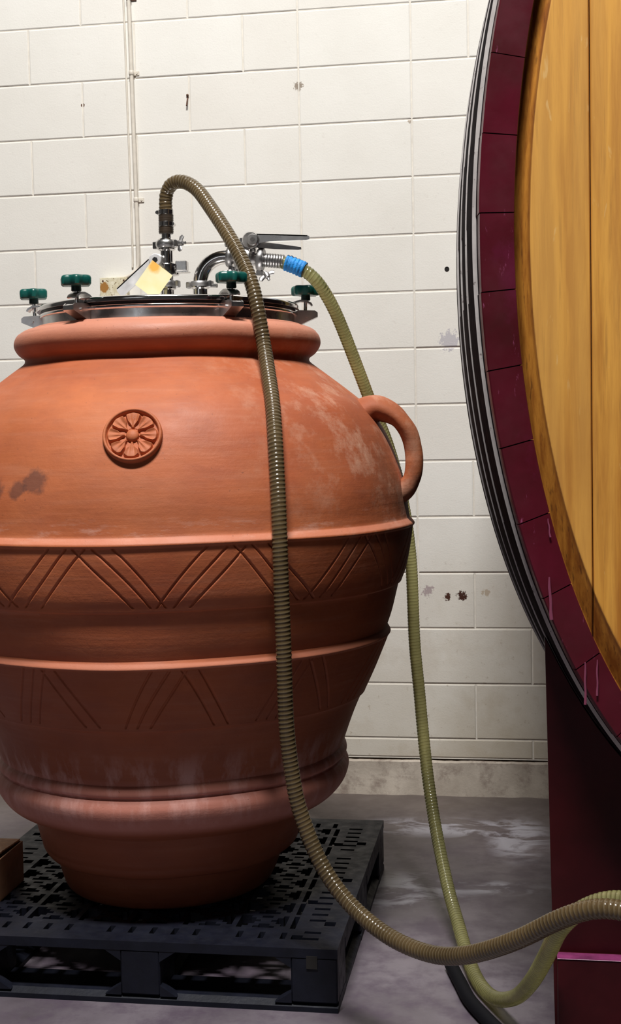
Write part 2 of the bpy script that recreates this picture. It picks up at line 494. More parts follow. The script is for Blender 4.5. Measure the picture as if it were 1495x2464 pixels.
class MB:
    """collects closed shapes into one mesh"""
    def __init__(s):
        s.v = []
        s.f = []
    def raw(s, verts, faces):
        k = len(s.v)
        s.v += [Vector(v) for v in verts]
        s.f += [tuple(i + k for i in f) for f in faces]
    def box(s, c, size, mat=None, bevel=0.0):
        x, y, z = (d / 2 for d in size)
        b = min(bevel, x * 0.9, y * 0.9, z * 0.9)
        if b <= 0:
            vs = [Vector((sx * x, sy * y, sz * z)) for sx in (-1, 1) for sy in (-1, 1) for sz in (-1, 1)]
            fs = [(0, 1, 3, 2), (4, 6, 7, 5), (0, 4, 5, 1), (2, 3, 7, 6), (0, 2, 6, 4), (1, 5, 7, 3)]
        else:
            bm = bmesh.new()
            bmesh.ops.create_cube(bm, size=1.0)
            for v in bm.verts:
                v.co = Vector((v.co.x * 2 * x, v.co.y * 2 * y, v.co.z * 2 * z))
            bmesh.ops.bevel(bm, geom=list(bm.edges), offset=b, segments=1, profile=0.5, affect='EDGES')
            bm.verts.index_update()
            vs = [v.co.copy() for v in bm.verts]
            fs = [[v.index for v in f.verts] for f in bm.faces]
            bm.free()
        if mat is not None:
            vs = [mat @ v for v in vs]
        s.raw([v + Vector(c) for v in vs], fs)
    def lathe(s, o, axis, prof, seg=32, phase=None):
        """prof: (radius, distance along axis) list; closed by discs when the end radii are 0"""
        axis = Vector(axis).normalized()
        a = axis.orthogonal().normalized()
        b = axis.cross(a)
        vs = []
        for r, h in prof:
            for k in range(seg):
                t = 2 * PI * k / seg
                rr = r(t) if callable(r) else r
                vs.append(Vector(o) + axis * h + (a * math.cos(t) + b * math.sin(t)) * rr)
        fs = []
        for i in range(len(prof) - 1):
            for k in range(seg):
                k2 = (k + 1) % seg
                fs.append((i * seg + k, i * seg + k2, (i + 1) * seg + k2, (i + 1) * seg + k))
        fs.append(tuple(range(seg))[::-1])
        fs.append(tuple((len(prof) - 1) * seg + k for k in range(seg)))
        s.raw(vs, fs)
    def cyl(s, p0, p1, r, seg=20, bev=0.0):
        p0, p1 = Vector(p0), Vector(p1)
        L = (p1 - p0).length
        if bev:
            s.lathe(p0, p1 - p0, [(r - bev, 0), (r, bev), (r, L - bev), (r - bev, L)], seg)
        else:
            s.lathe(p0, p1 - p0, [(r, 0), (r, L)], seg)
    def prism(s, pts, ax, d0, d1):
        """pts: list of (Vector) outline; extruded along the unit vector ax from d0 to d1"""
        ax = Vector(ax)
        n = len(pts)
        vs = [Vector(p) + ax * d0 for p in pts] + [Vector(p) + ax * d1 for p in pts]
        fs = [tuple(range(n))[::-1], tuple(range(n, 2 * n))]
        for i in range(n):
            j = (i + 1) % n
            fs.append((i, j, n + j, n + i))
        s.raw(vs, fs)
    def sweep(s, path, rad, seg=16, flat=None, cap=True):
        """round or (rw, rt) elliptical section swept along a list of points; flat = direction of the wide axis"""
        P = [Vector(p) for p in path]
        n = len(P)
        vs = []
        prev = None
        for i in range(n):
            t = (P[min(i + 1, n - 1)] - P[max(i - 1, 0)]).normalized()
            if flat is not None:
                a = Vector(flat)
                a = (a - t * a.dot(t)).normalized()
            else:
                a = (t.orthogonal() if prev is None else prev - t * prev.dot(t)).normalized()
                prev = a
            b = t.cross(a)
            r = rad[i] if isinstance(rad, list) else rad
            ra, rb = r if isinstance(r, (tuple, list)) else (r, r)
            for k in range(seg):
                th = 2 * PI * k / seg
                vs.append(P[i] + a * math.cos(th) * ra + b * math.sin(th) * rb)
        fs = []
        for i in range(n - 1):
            for k in range(seg):
                k2 = (k + 1) % seg
                fs.append((i * seg + k, i * seg + k2, (i + 1) * seg + k2, (i + 1) * seg + k))
        if cap:
            fs.append(tuple(range(seg))[::-1])
            fs.append(tuple((n - 1) * seg + k for k in range(seg)))
        s.raw(vs, fs)
    def mesh(s, name, smooth=35):
        return mesh(name, s.v, s.f, smooth)

def catmull(P, step):
    P = [np.array(p, float) for p in P]
    P = [2 * P[0] - P[1]] + P + [2 * P[-1] - P[-2]]
    out = []
    for i in range(1, len(P) - 2):
        p0, p1, p2, p3 = P[i - 1:i + 3]
        L = np.linalg.norm(p2 - p1)
        m = max(2, int(math.ceil(L / step)))
        for k in range(m):
            t = k / m
            out.append(0.5 * ((2 * p1) + (-p0 + p2) * t + (2 * p0 - 5 * p1 + 4 * p2 - p3) * t * t + (-p0 + 3 * p1 - 3 * p2 + p3) * t ** 3))
    out.append(P[-2])
    return np.array(out)

def resample(P, step):
    d = np.r_[0, np.cumsum(np.linalg.norm(np.diff(P, axis=0), axis=1))]
    s = np.linspace(0, d[-1], max(2, int(d[-1] / step)))
    return np.stack([np.interp(s, d, P[:, k]) for k in range(P.shape[1])], 1), s

# ---------------------------------------------------------------- the room
def build_room():
    # floor
    n = 2
    me = mesh('floor', [(-6, -9, 0), (6, -9, 0), (6, 0.2, 0), (-6, 0.2, 0), (-6, -9, -0.15), (6, -9, -0.15), (6, 0.2, -0.15), (-6, 0.2, -0.15)],
              [(0, 1, 2, 3), (4, 7, 6, 5), (0, 4, 5, 1), (1, 5, 6, 2), (2, 6, 7, 3), (3, 7, 4, 0)])
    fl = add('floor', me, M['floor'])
    fl['kind'] = 'structure'
    fl['label'] = 'worn grey concrete floor with pale smears'
    for nm, c, d in (('wall_front', (0, -9.08, 4.0), (12, .16, 8.0)), ('wall_left', (-6.08, -4.4, 4.0), (.16, 9.2, 8.0)), ('wall_right', (6.08, -4.4, 4.0), (.16, 9.2, 8.0)),
                     ('ceiling', (0, -4.4, 8.06), (12.3, 9.4, .12))):
        mb = MB()
        mb.box(c, d)
        o = add(nm, mb.mesh(nm), M['shell'])
        o['kind'] = 'structure'
    # wall core, standing on the footing; the blocks are laid in front of it
    mb = MB()
    mb.box((0, 0.1030, 0.135 + 3.93), (12, 0.2, 7.86))
    wall = add('wall_back', mb.mesh('wall_back'), M['mortar'])
    wall['kind'] = 'structure'
    wall['label'] = 'cream painted concrete block wall'
    S, G = 0.2032, 0.0055
    Z0 = 2.8508
    def block_mesh(w, h):
        x, z, c = w / 2, h / 2, 0.0030
        f, b = 0.0, 0.008
        vs = []
        for (xx, zz, y) in ((x, z, b), (x, z, f + 0.0016), (x - c, z - c, f)):
            vs += [(-xx, y, -zz), (xx, y, -zz), (xx, y, zz), (-xx, y, zz)]
        fs = [(8, 9, 10, 11)]
        for k in (0, 4):
            for i in range(4):
                j = (i + 1) % 4
                fs.append((k + i, k + j, k + 4 + j, k + 4 + i))
        return vs, fs
    cache = {}
    far_v, far_f = [], []
    for row in range(-25, 14):
        zt = Z0 - S * row
        zb = zt - S
        if row == 13:
            zb = 0.138
        # joints along the row, in half blocks from the left control joint
        js = [0, 2]
        k = -1 if row % 2 == 0 else -2
        while k > -29:
            js.append(k)
            k -= 2
        k = 3 if row % 2 == 0 else 4
        while k < 29:
            js.append(k)
            k += 2
        js = sorted(js)
        for a, b in zip(js[:-1], js[1:]):
            x0, x1 = a * S, b * S
            w = x1 - x0 - G
            h = zt - zb - G
            cx, cz = (x0 + x1) / 2, (zt + zb) / 2
            if -1.65 < cx < 1.5 and row >= -1:
                key = (round(w, 3), round(h, 3))
                if key not in cache:
                    vs, fs = block_mesh(w, h)
                    cache[key] = mesh('block', vs, fs)
                    cache[key].materials.append(M['wall'])
                o = bpy.data.objects.new('block', cache[key])
                C.objects.link(o)
                o.parent = wall
                o.location = (cx, rng.uniform(-0.0008, 0.0008), cz)
                o.rotation_euler = (rng.uniform(-0.0015, 0.0015), 0, rng.uniform(-0.0015, 0.0015))
            else:
                vs, fs = block_mesh(w, h)
                kk = len(far_v)
                far_v += [(v[0] + cx, v[1], v[2] + cz) for v in vs]
                far_f += [tuple(i + kk for i in f) for f in fs]
    add('block_courses', mesh('block_courses', far_v, far_f), M['wall'], wall, kind='stuff')
    # concrete footing under the blocks, with a ragged top edge and a dark open joint above it
    xs = np.arange(-6, 6.001, 0.012)
    V = []
    for x in xs:
        t = 0.128 + 0.0035 * noise.noise(Vector((x * 9, 0, 3))) + 0.002 * noise.noise(Vector((x * 40, 0, 1)))
        y = -0.004 + 0.003 * noise.noise(Vector((x * 6, 2, 0)))
        yb = -0.010 + 0.012 * noise.noise(Vector((x * 12, 5, 0)))
        V.append([(x, 0.2, 0.118), (x, y + 0.012, t), (x, y, t - 0.006), (x, y + 0.001, 0.06), (x, yb, 0.001), (x, yb, -0.01)])
    bb = add('baseboard_back', grid_mesh('baseboard_back', np.array(V), smooth=30), M['footing'])
    bb['kind'] = 'structure'
    bb['label'] = 'stained concrete footing strip under the block wall'
build_room()

def wall_fittings():
    # conduit with straps
    t = thing('wall_conduit', 'thin cream painted conduit running down the block wall into a speckled box', 'conduit', (-0.62, 0, 1.9))
    path = catmull([(-0.634, -0.0125, 3.4), (-0.622, -0.0125, 2.92), (-0.617, -0.0125, 2.5), (-0.6135, -0.0125, 2.2), (-0.6125, -0.0125, 2.05),
                    (-0.6135, -0.0135, 1.965), (-0.622, -0.017, 1.945), (-0.645, -0.022, 1.927), (-0.672, -0.024, 1.921), (-0.69, -0.024, 1.9205)], 0.01)
    mb = MB()
    mb.sweep(path, 0.0072, 14)
    add('pipe', mb.mesh('pipe', 60), M['conduit'], t)
    for z, x, m in ((2.935, -0.6223, M['rust']), (2.665, -0.619, M['conduit']), (2.205, -0.6136, M['conduit'])):
        mb = MB()
        mb.lathe((x, -0.0125, z - 0.008), (0, 0, 1), [(0.0085, 0), (0.0098, 0.002), (0.0098, 0.014), (0.0085, 0.016)], 16)
        mb.box((x + 0.016, -0.0022, z), (0.022, 0.0035, 0.016), bevel=0.001)
        mb.cyl((x + 0.018, -0.003, z), (x + 0.018, -0.0065, z), 0.0035, 8)
        add('strap', mb.mesh('strap'), m, t)
    t = thing('wall_strip', 'thin painted strip down the block wall beside the conduit', 'cable', (-0.64, 0, 1.9))  # thin raised line left of the conduit
    mb = MB()
    mb.sweep(catmull([(-0.657, -0.0035, 3.4), (-0.6445, -0.0035, 2.92), (-0.640, -0.0035, 2.5), (-0.6365, -0.0035, 2.2), (-0.6355, -0.0035, 2.0), (-0.637, -0.004, 1.96)], .02), .0036, 10)
    add('strip_tube', mb.mesh('strip_tube', 60), M['conduit'], t)
    # junction box
    t = thing('junction_box', 'small rust speckled cream box on the wall behind the steel lid', 'box', (-0.70, -0.02, 1.80))
    mb = MB()
    mb.box((-0.700, -0.0205, 1.864), (0.098, 0.039, 0.108), bevel=0.004)
    add('housing', mb.mesh('housing'), M['speckle'], t)
    mb = MB()
    mb.box((-0.700, -0.042, 1.864), (0.104, 0.004, 0.114), bevel=0.0015)
    cov = add('cover', mb.mesh('cover'), M['speckle'], t)
    for dx in (-0.04, 0.04):
        for dz in (-0.045, 0.045):
            mb = MB()
            mb.lathe((-0.70 + dx, -0.0438, 1.864 + dz), (0, -1, 0), [(0.0038, 0), (0.0034, 0.0014), (0.001, 0.002)], 10)
            add('screw', mb.mesh('screw'), M['rust'], cov)
    # iron nail stub and an anchor hole, its shade painted as a dark disc
    mb = MB()
    mb.cyl((-0.412, 0.004, 2.574), (-0.414, -0.012, 2.536), 0.0028, 8)
    mb.cyl((-0.4118, -0.001, 2.572), (-0.4121, -0.006, 2.577), 0.0045, 8)
    o = add('nail', mb.mesh('nail'), M['rust'])
    o['label'] = 'bent rusty nail stub standing out of the block wall near the conduit'
    o['category'] = 'nail'
    mb = MB()
    mb.lathe((0.5245, 0.0035, 1.910), (0, -1, 0), [(0.0085, 0), (0.0085, 0.0045), (0.0065, 0.0052), (0.006, 0.004)], 18)
    o = add('hole_disc', mb.mesh('hole_disc'), M['dark'])
    o['label'] = 'small round dark disc for an anchor hole in the block wall beside the cask'
    o['category'] = 'hole'
wall_fittings()

# ---------------------------------------------------------------- terracotta jar
H = np.array([-0.26807, 0.96340])      # from the photographer's side towards the jar's axis
N = np.array([0.96340, 0.26807])
AX = np.array([-0.165, -1.397])
def shift(z):
    return np.interp(z, [0.15, 0.3, 0.42, 0.6, 1.1, 1.5, 1.65], [0, 0.008, 0.018, 0.022, 0.026, 0.031, 0.036])
def jar_pt(r, deg, z):
    t = math.radians(deg)
    c = AX + N * float(shift(z))
    q = c - H * math.cos(t) * r + N * math.sin(t) * r
    return Vector((q[0], q[1], z))

JAR_Z0 = 0.1505
pieces = [
    ([(0.0, .1505), (.258, .1505)], .05),
    ([(.258, .1505), (.2725, .156), (.283, .175), (.294, .205), (.303, .238), (.306, .2425)], .006),
    ([(.306, .2425), (.320, .2460), (.334, .253), (.3425, .264), (.3450, .276)], .003),
    ([(.3450, .276), (.3500, .286), (.3530, .298), (.3585, .314), (.3640, .334), (.3640, .355)], .005),
    ([(.3640, .355), (.386, .3665), (.418, .380), (.444, .398), (.464, .424), (.4725, .450), (.471, .466), (.463, .4795)], .004),
    ([(.463, .4795), (.4585, .4825), (.4600, .4865)], .002),
    ([(.4600, .4865), (.4655, .490), (.4670, .497), (.4645, .507), (.458, .515)], .002),
    ([(.458, .515), (.461, .526), (.484, .597), (.5065, .6525)], .01),
    ([(.5065, .6525), (.5140, .6565), (.5165, .662)], .002),
    ([(.5165, .662), (.542, .718), (.570, .785), (.5785, .8065)], 'fine2'),
    ([(.5785, .8065), (.5825, .8105), (.5825, .815), (.5740, .8285)], .002),
    ([(.5740, .8285), (.588, .871), (.604, .940)], .01),
    ([(.604, .940), (.6105, .944), (.6130, .950)], .002),
    ([(.6130, .950), (.6240, .982), (.636, 1.048), (.6405, 1.088)], 'fine1'),
    ([(.6405, 1.088), (.6450, 1.0925), (.6450, 1.098), (.6335, 1.112)], .002),
    ([(.6335, 1.112), (.630, 1.135), (.624, 1.189), (.609, 1.245), (.577, 1.326), (.5345, 1.393), (.487, 1.435), (.421, 1.485), (.376, 1.518)], .01),
    ([(.376, 1.518), (.3695, 1.525), (.3700, 1.534), (.384, 1.545), (.396, 1.562), (.3985, 1.578), (.393, 1.594), (.380, 1.605), (.366, 1.6105), (.357, 1.6095)], .003),
    ([(.357, 1.6095), (.3535, 1.6125), (.350, 1.6165), (.335, 1.618), (.26, 1.618)], .003),
]

def chevrons(tops, w):
    return tops
def groove_depth(deg, z, z0, z1, period, T0, lines, width, depth, r):
    """depth of the incised lines at the angles deg (array) and heights z (array)"""
    out = np.zeros_like(deg)
    f = (z - z0) / (z1 - z0)
    d = np.mod(deg - T0 + 40, period) - 40
    for (top, bot) in lines:
        for off in (-period, 0, period):
            c = bot + (top - bot) * f + off
            slope = math.radians(abs(top - bot)) * r / (z1 - z0)
            dist = np.abs(d - c) * PI / 180 * r / math.sqrt(1 + slope * slope)
            g = np.clip(1 - dist / width, 0, 1)
            out = np.maximum(out, depth * g * (2 - g) * 0.9 + 0)
    return out

def build_jar():
    t = thing('terracotta_jar', 'large round bellied terracotta jar with incised bands standing on the black pallet', 'jar', (AX[0], AX[1], JAR_Z0))
    # the carved front is sampled more finely than the back
    deg = np.concatenate([np.linspace(-98, 98, 1800, endpoint=False), np.linspace(98, 262, 220, endpoint=False)])
    SEG = len(deg)
    rows = []
    for pts, st in pieces:
        if st == 'fine1' or st == 'fine2':
            c = catmull(pts, 0.0021)
        elif len(pts) == 2:
            c = np.array([pts[0], ((pts[0][0] + pts[1][0]) / 2, pts[0][1]), pts[1]])
        else:
            c = catmull(pts, st)
        rows.append((c, st))
    ring = []
    kinds = []
    for c, st in rows:
        for k, (r, z) in enumerate(c):
            if ring and k == 0:
                continue
            ring.append((r, z))
            kinds.append(st)
    ring = np.array(ring)
    R = len(ring)
    D = np.broadcast_to(deg, (R, SEG)).copy()
    Zm = np.broadcast_to(ring[:, 1:2], (R, SEG)).copy()
    Rm = np.broadcast_to(ring[:, 0:1], (R, SEG)).copy()
    th = np.radians(D)
    # hand-built unevenness
    wob = 0.0022 * np.sin(2 * th + 3 * Zm) + 0.0016 * np.sin(5 * th - 7 * Zm + 1) + 0.0010 * np.sin(9 * th + 13 * Zm)
    Rm = Rm + wob * np.clip(Rm / 0.3, 0, 1) * np.clip((Zm - .151) / .1, 0, 1) * np.clip((1.6 - Zm) / .05, 0, 1)
    Zm = Zm + np.where((ring[:, 1:2] > .24) & (ring[:, 1:2] < 1.6), 0.0016 * np.sin(3 * th + 0.8) + 0.0009 * np.sin(7 * th), 0)
    fadeb = lambda z, a, b: np.clip((z - a) / .004, 0, 1) * np.clip((b - z) / .004, 0, 1)
    L1 = [(0, -11.2), (4, -7.2), (8, -3.6), (5.2, 16.8), (9.2, 20.8), (13.0, 24.4)]
    jit = 0.5 * np.sin(D * 0.11) + 0.35 * np.sin(D * 0.31 + 1)
    g1 = groove_depth(D + jit, Zm, .950, 1.090, 32.727, 7.0, L1, 0.0029, 0.0046, .632)
    L2 = [(-3.4, -11.0), (0, -7.8), (3.4, -4.6), (2.6, 11.5), (6.5, 15.2)]
    g2 = groove_depth(D - jit, Zm, .660, .806, 32.727, -1.5, L2, 0.0032, 0.0046, .55)
    Rm = Rm - g1 * fadeb(Zm, .952, 1.0915) - g2 * fadeb(Zm, .664, .809)
    sh = shift(Zm)
    X = AX[0] + N[0] * sh - H[0] * np.cos(th) * Rm + N[0] * np.sin(th) * Rm
    Y = AX[1] + N[1] * sh - H[1] * np.cos(th) * Rm + N[1] * np.sin(th) * Rm
    V = np.stack([X, Y, Zm], -1)
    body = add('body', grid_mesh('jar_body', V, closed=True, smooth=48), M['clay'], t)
    # ear handles
    def handle(deg):
        mb = MB()
        P = [(.490, 1.342), (.520, 1.375), (.553, 1.392), (.586, 1.383), (.615, 1.362), (.638, 1.326), (.6505, 1.275), (.648, 1.226), (.634, 1.194), (.614, 1.176), (.588, 1.168)]
        c = catmull([(r / 1.0, z, 0) for r, z in P], 0.008)
        pts = [jar_pt(r, deg, z) for r, z, _ in c]
        n = len(pts)
        rad = []
        for i in range(n):
            f = i / (n - 1)
            w = 0.074 - 0.050 * min(1, f / 0.62) + 0.012 * max(0, (f - 0.80) / 0.20)
            th_ = 0.0225 + 0.032 * (1 - min(1, f / 0.40)) ** 1.2 + 0.009 * max(0, (f - 0.8) / 0.2)
            rad.append((w, th_))
        td = math.radians(deg)
        tang = Vector((H[0] * math.sin(td) + N[0] * math.cos(td), H[1] * math.sin(td) + N[1] * math.cos(td), 0))
        mb.sweep(pts, rad, 28, flat=tang)
        me = mb.mesh('ear_handle', 70)
        for v in me.vertices:
            v.co += noise.noise_vector(v.co * 18) * 0.0022
        return add('ear_handle', me, M['clay'], t)
    handle(72)
    handle(-108)
    # pressed rosette
    A_ = -8.7
    zc = 1.333
    rc = float(np.interp(zc, [1.326, 1.393], [.577, .5345]))
    c = jar_pt(rc - 0.0035, A_, zc)
    td = math.radians(A_)
    out = Vector((-H[0] * math.cos(td) + N[0] * math.sin(td), -H[1] * math.cos(td) + N[1] * math.sin(td), 0))
    side = Vector((H[0] * math.sin(td) + N[0] * math.cos(td), H[1] * math.sin(td) + N[1] * math.cos(td), 0))
    tilt = math.radians(27.5)
    nrm = (out * math.cos(tilt) + Vector((0, 0, 1)) * math.sin(tilt)).normalized()
    upv = nrm.cross(side) if nrm.cross(side).z > 0 else side.cross(nrm)
    R0 = 0.0665
    rho = np.r_[np.linspace(0.02, 0.97, 70), 1.0, 1.005, 1.0]
    ph = np.linspace(0, 2 * PI, 288, endpoint=False)
    RH, PH = np.meshgrid(rho, ph, indexing='ij')
    k = 8
    a = np.mod(PH + PI / k - PI / 2, 2 * PI / k) - PI / k      # angle inside the petal
    an = a / (PI / k)
    s_ = lambda x, e0, e1: (lambda t_: t_ * t_ * (3 - 2 * t_))(np.clip((x - e0) / (e1 - e0), 0, 1))
    tip = 0.862 - 0.07 * an ** 2 - 0.05 * np.abs(an) ** 4
    half = 0.44 + 0.54 * s_(RH, 0.30, 0.56)                     # petal half width in units of the sector
    inside = s_(half - np.abs(an), 0.0, 0.22) * s_(tip - RH, 0.0, 0.05) * s_(RH, 0.20, 0.27)
    cup = 0.62 + 0.40 * np.abs(an) ** 1.4 + 0.20 * np.exp(-(an / 0.14) ** 2) * s_(0.75 - RH, 0, 0.3) + 0.22 * s_(RH, 0.5, 0.78)
    vein = 0.10 * np.cos(an * 7.5) * s_(RH, 0.35, 0.6)
    h = 0.0025 + inside * (cup + vein) * 0.0092
    boss = np.clip(1 - (RH / 0.225) ** 2, 0, 1) ** 0.5
    h = np.where(RH < 0.225, 0.0045 + 0.0095 * boss, h)
    h = h - 0.0035 * np.exp(-((RH - 0.245) / 0.022) ** 2)
    rim = s_(RH, 0.865, 0.895)
    rimh = 0.0135 - 0.003 * ((RH - 0.94) / 0.06) ** 2
    h = h * (1 - rim) + rimh * rim
    h[-3] = 0.0095
    h[-2] = 0.006
    h[-1] = -0.012
    c_, s2, u2, n2 = (np.array(v) for v in (c, side, upv, nrm))
    V = c_ + (RH * np.cos(PH) * R0)[..., None] * s2 + (RH * np.sin(PH) * R0)[..., None] * u2 + h[..., None] * n2
    me = grid_mesh('rosette', V, closed=True, smooth=60)
    bm = bmesh.new()
    bm.from_mesh(me)
    bm.verts.ensure_lookup_table()
    bm.faces.new([bm.verts[i] for i in range(288)])
    bmesh.ops.recalc_face_normals(bm, faces=bm.faces)
    bm.to_mesh(me)
    bm.free()
    add('rosette', me, M['clay'], t, label='round pressed rosette with eight petals')
build_jar()

# ---------------------------------------------------------------- steel lid with its clamps
LC = Vector((-0.1303, -1.3873, 0))
def lid_dirs(deg):
    td = math.radians(deg)
    out = Vector((-H[0] * math.cos(td) + N[0] * math.sin(td), -H[1] * math.cos(td) + N[1] * math.sin(td), 0))
    tan = Vector((H[0] * math.sin(td) + N[0] * math.cos(td), H[1] * math.sin(td) + N[1] * math.cos(td), 0))
    return out, tan
def build_lid():
    t = thing('steel_lid', 'round polished steel lid clamped over the mouth of the terracotta jar', 'lid', (LC.x, LC.y, 1.6185))
    def ring(name, prof, mat, seg=128):
        mb = MB()
        mb.lathe((LC.x, LC.y, 0), (0, 0, 1), prof, seg)
        return add(name, mb.mesh(name, 32), mat, t)
    ring('collar', [(.322, 1.6185), (.330, 1.6185), (.330, 1.640), (.322, 1.640)], M['satin'])
    ring('lower_flange', [(.318, 1.640)] + [(.3335 + .0055 * math.cos(math.radians(a)), 1.6455 + .0055 * math.sin(math.radians(a))) for a in range(-90, 91, 15)] + [(.318, 1.651)], M['steel'])
    ring('gasket', [(.315, 1.651), (.3325, 1.651), (.334, 1.6535), (.3325, 1.6565), (.315, 1.6565)], M['rubber'])
    ring('lid_plate', [(.30, 1.6565), (.340, 1.6565), (.3425, 1.6575)] + [(.3365 + .0070 * math.sin(math.radians(a)), 1.6635 + .0070 * math.cos(math.radians(a))) for a in range(95, -1, -12)] + [(.334, 1.6703), (.325, 1.668), (.27, 1.6685), (.15, 1.672), (.03, 1.674)], M['steel'])
    # hinge cap at the back left
    o, ta = lid_dirs(-154)
    p = LC + o * 0.315
    mb = MB()
    mb.lathe((p.x, p.y, 1.668), (0, 0, 1), [(.006, 0), (.006, .022), (.011, .024), (.014, .030), (.013, .038), (.008, .042)], 20)
    add('rubber_cap', mb.mesh('rubber_cap'), M['rubber'], t)
    def star(tt):
        return 0.0352 + 0.0040 * math.cos(6 * tt)
    # one clamp, built around the origin: x = outward, y = tangential, z = up
    def clamp_meshes():
        out = {}
        X, Y, Z = Vector((1, 0, 0)), Vector((0, 1, 0)), Vector((0, 0, 1))
        mb = MB()
        # U shaped bracket: two cheeks, a back plate and a floor
        prof = [(.324, 1.650), (.342, 1.656), (.384, 1.6545), (.391, 1.649), (.391, 1.638), (.340, 1.6165), (.3315, 1.6175)]
        for y0, y1 in ((-.0165, -.0125), (.0125, .0165)):
            mb.prism([Vector((r, 0, z)) for r, z in prof], Y, y0, y1)
        mb.prism([Vector((r, 0, z)) for r, z in [(.385, 1.652), (.391, 1.649), (.391, 1.638), (.340, 1.6165), (.336, 1.620), (.385, 1.641)]], Y, -.0125, .0125)
        mb.cyl((.362, -.0195, 1.6405), (.362, .0195, 1.6405), .0042, 12)
        out['bracket'] = mb.mesh('bracket')
        mb = MB()
        mb.cyl((.358, 0, 1.638), (.360, 0, 1.694), .0048, 12)
        out['bolt'] = mb.mesh('bolt')
        mb = MB()
        top = [(.316, 1.6705), (.328, 1.6785), (.345, 1.6835), (.362, 1.6825), (.375, 1.675), (.3785, 1.6685)]
        low = [(.3745, 1.6665), (.371, 1.6715), (.360, 1.6775), (.345, 1.6785), (.331, 1.674), (.321, 1.6705)]
        mb.prism([Vector((r, 0, z)) for r, z in top + low], Y, -.0145, .0145)
        out['pressure_pad'] = mb.mesh('pressure_pad', 50)
        mb = MB()
        mb.lathe((.360, 0, 1.684), (0.02, 0, 1), [(.0105, 0), (.0125, .002), (.0118, .012), (.0135, .0145)], 24)
        out['stem'] = mb.mesh('stem')
        mb = MB()
        prof = [(lambda tt: star(tt) * .55, .0), (lambda tt: star(tt) * .90, .0005), (lambda tt: star(tt), .004), (lambda tt: star(tt) * 1.02, .018),
                (lambda tt: star(tt) * .97, .023), (lambda tt: star(tt) * .86, .0255), (lambda tt: star(tt) * .55, .0235), (lambda tt: star(tt) * .15, .0225)]
        mb.lathe((.3603, 0, 1.6965), (0.02, 0, 1), prof, 72)
        out['star_head'] = mb.mesh('star_head', 40)
        return out
    ms = clamp_meshes()
    mats = {'bracket': M['satin'], 'bolt': M['steel'], 'pressure_pad': M['satin'], 'stem': M['knobstem'], 'star_head': M['knob']}
    for k in ms:
        ms[k].materials.append(mats[k])
    for deg, dz, tw in ((24, 0, 0.0), (84, -0.002, 0.3), (-38.5, 0.0, 0.5), (-99, 0.004, 0.2)):
        o, ta = lid_dirs(deg)
        ang = math.atan2(o.y, o.x)
        cl = bpy.data.objects.new('clamp', ms['bracket'])
        C.objects.link(cl)
        cl.parent = t
        cl.location = (0, 0, -1.6185)
        cl.rotation_euler = (0, 0, ang)
        for k in ('bolt', 'pressure_pad', 'stem', 'star_head'):
            ch = bpy.data.objects.new({'bolt': 'bolt', 'pressure_pad': 'pressure_pad', 'stem': 'knob_stem', 'star_head': 'knob'}[k], ms[k])
            C.objects.link(ch)
            ch.parent = cl
            if k in ('star_head', 'stem'):
                ch.location = (0, 0, dz)
            if k == 'star_head':
                ch['label'] = 'dark green six lobed knob'
build_lid()

# ---------------------------------------------------------------- valves, elbow, clamps and hoses
def wing_clamp(mb, c, axis, r, w, nutdir):
    """hygienic clamp: grooved ring with hinge block on one side and wing nut on the other"""
    c, axis, nd = Vector(c), Vector(axis).normalized(), Vector(nutdir).normalized()
    h = w / 2
    mb.lathe(c - axis * h, axis, [(r * .80, 0), (r * .90, 0), (r, w * .28), (r, w * .72), (r * .90, w), (r * .80, w)], 40)
    tq = axis.cross(nd).normalized()
    m = Matrix((tuple(nd), tuple(tq), tuple(axis))).transposed()
    mb.box(c - nd * (r + .004), (.014, .016, w * 1.05), m, bevel=.002)
    mb.box(c + nd * (r + .003), (.010, .018, w * 1.1), m, bevel=.002)
    return m, tq
def wing_nut(mb, p, nd, up):
    p, nd, up = Vector(p), Vector(nd).normalized(), Vector(up).normalized()
    mb.lathe(p, nd, [(.0075, 0), (.0085, .002), (.0070, .012), (.0055, .013)], 18)
    mb.cyl(p - nd * .006, p + nd * .021, .0038, 10)
    for s in (-1, 1):
        a = p + nd * .004 + up * s * .005
        b = p + nd * .006 + up * s * .016
        cpt = p + nd * .010 + up * s * .021
        mb.sweep([a, b, cpt], [(.0045, .0028), (.0070, .0024), (.0050, .0020)], 12, flat=nd)

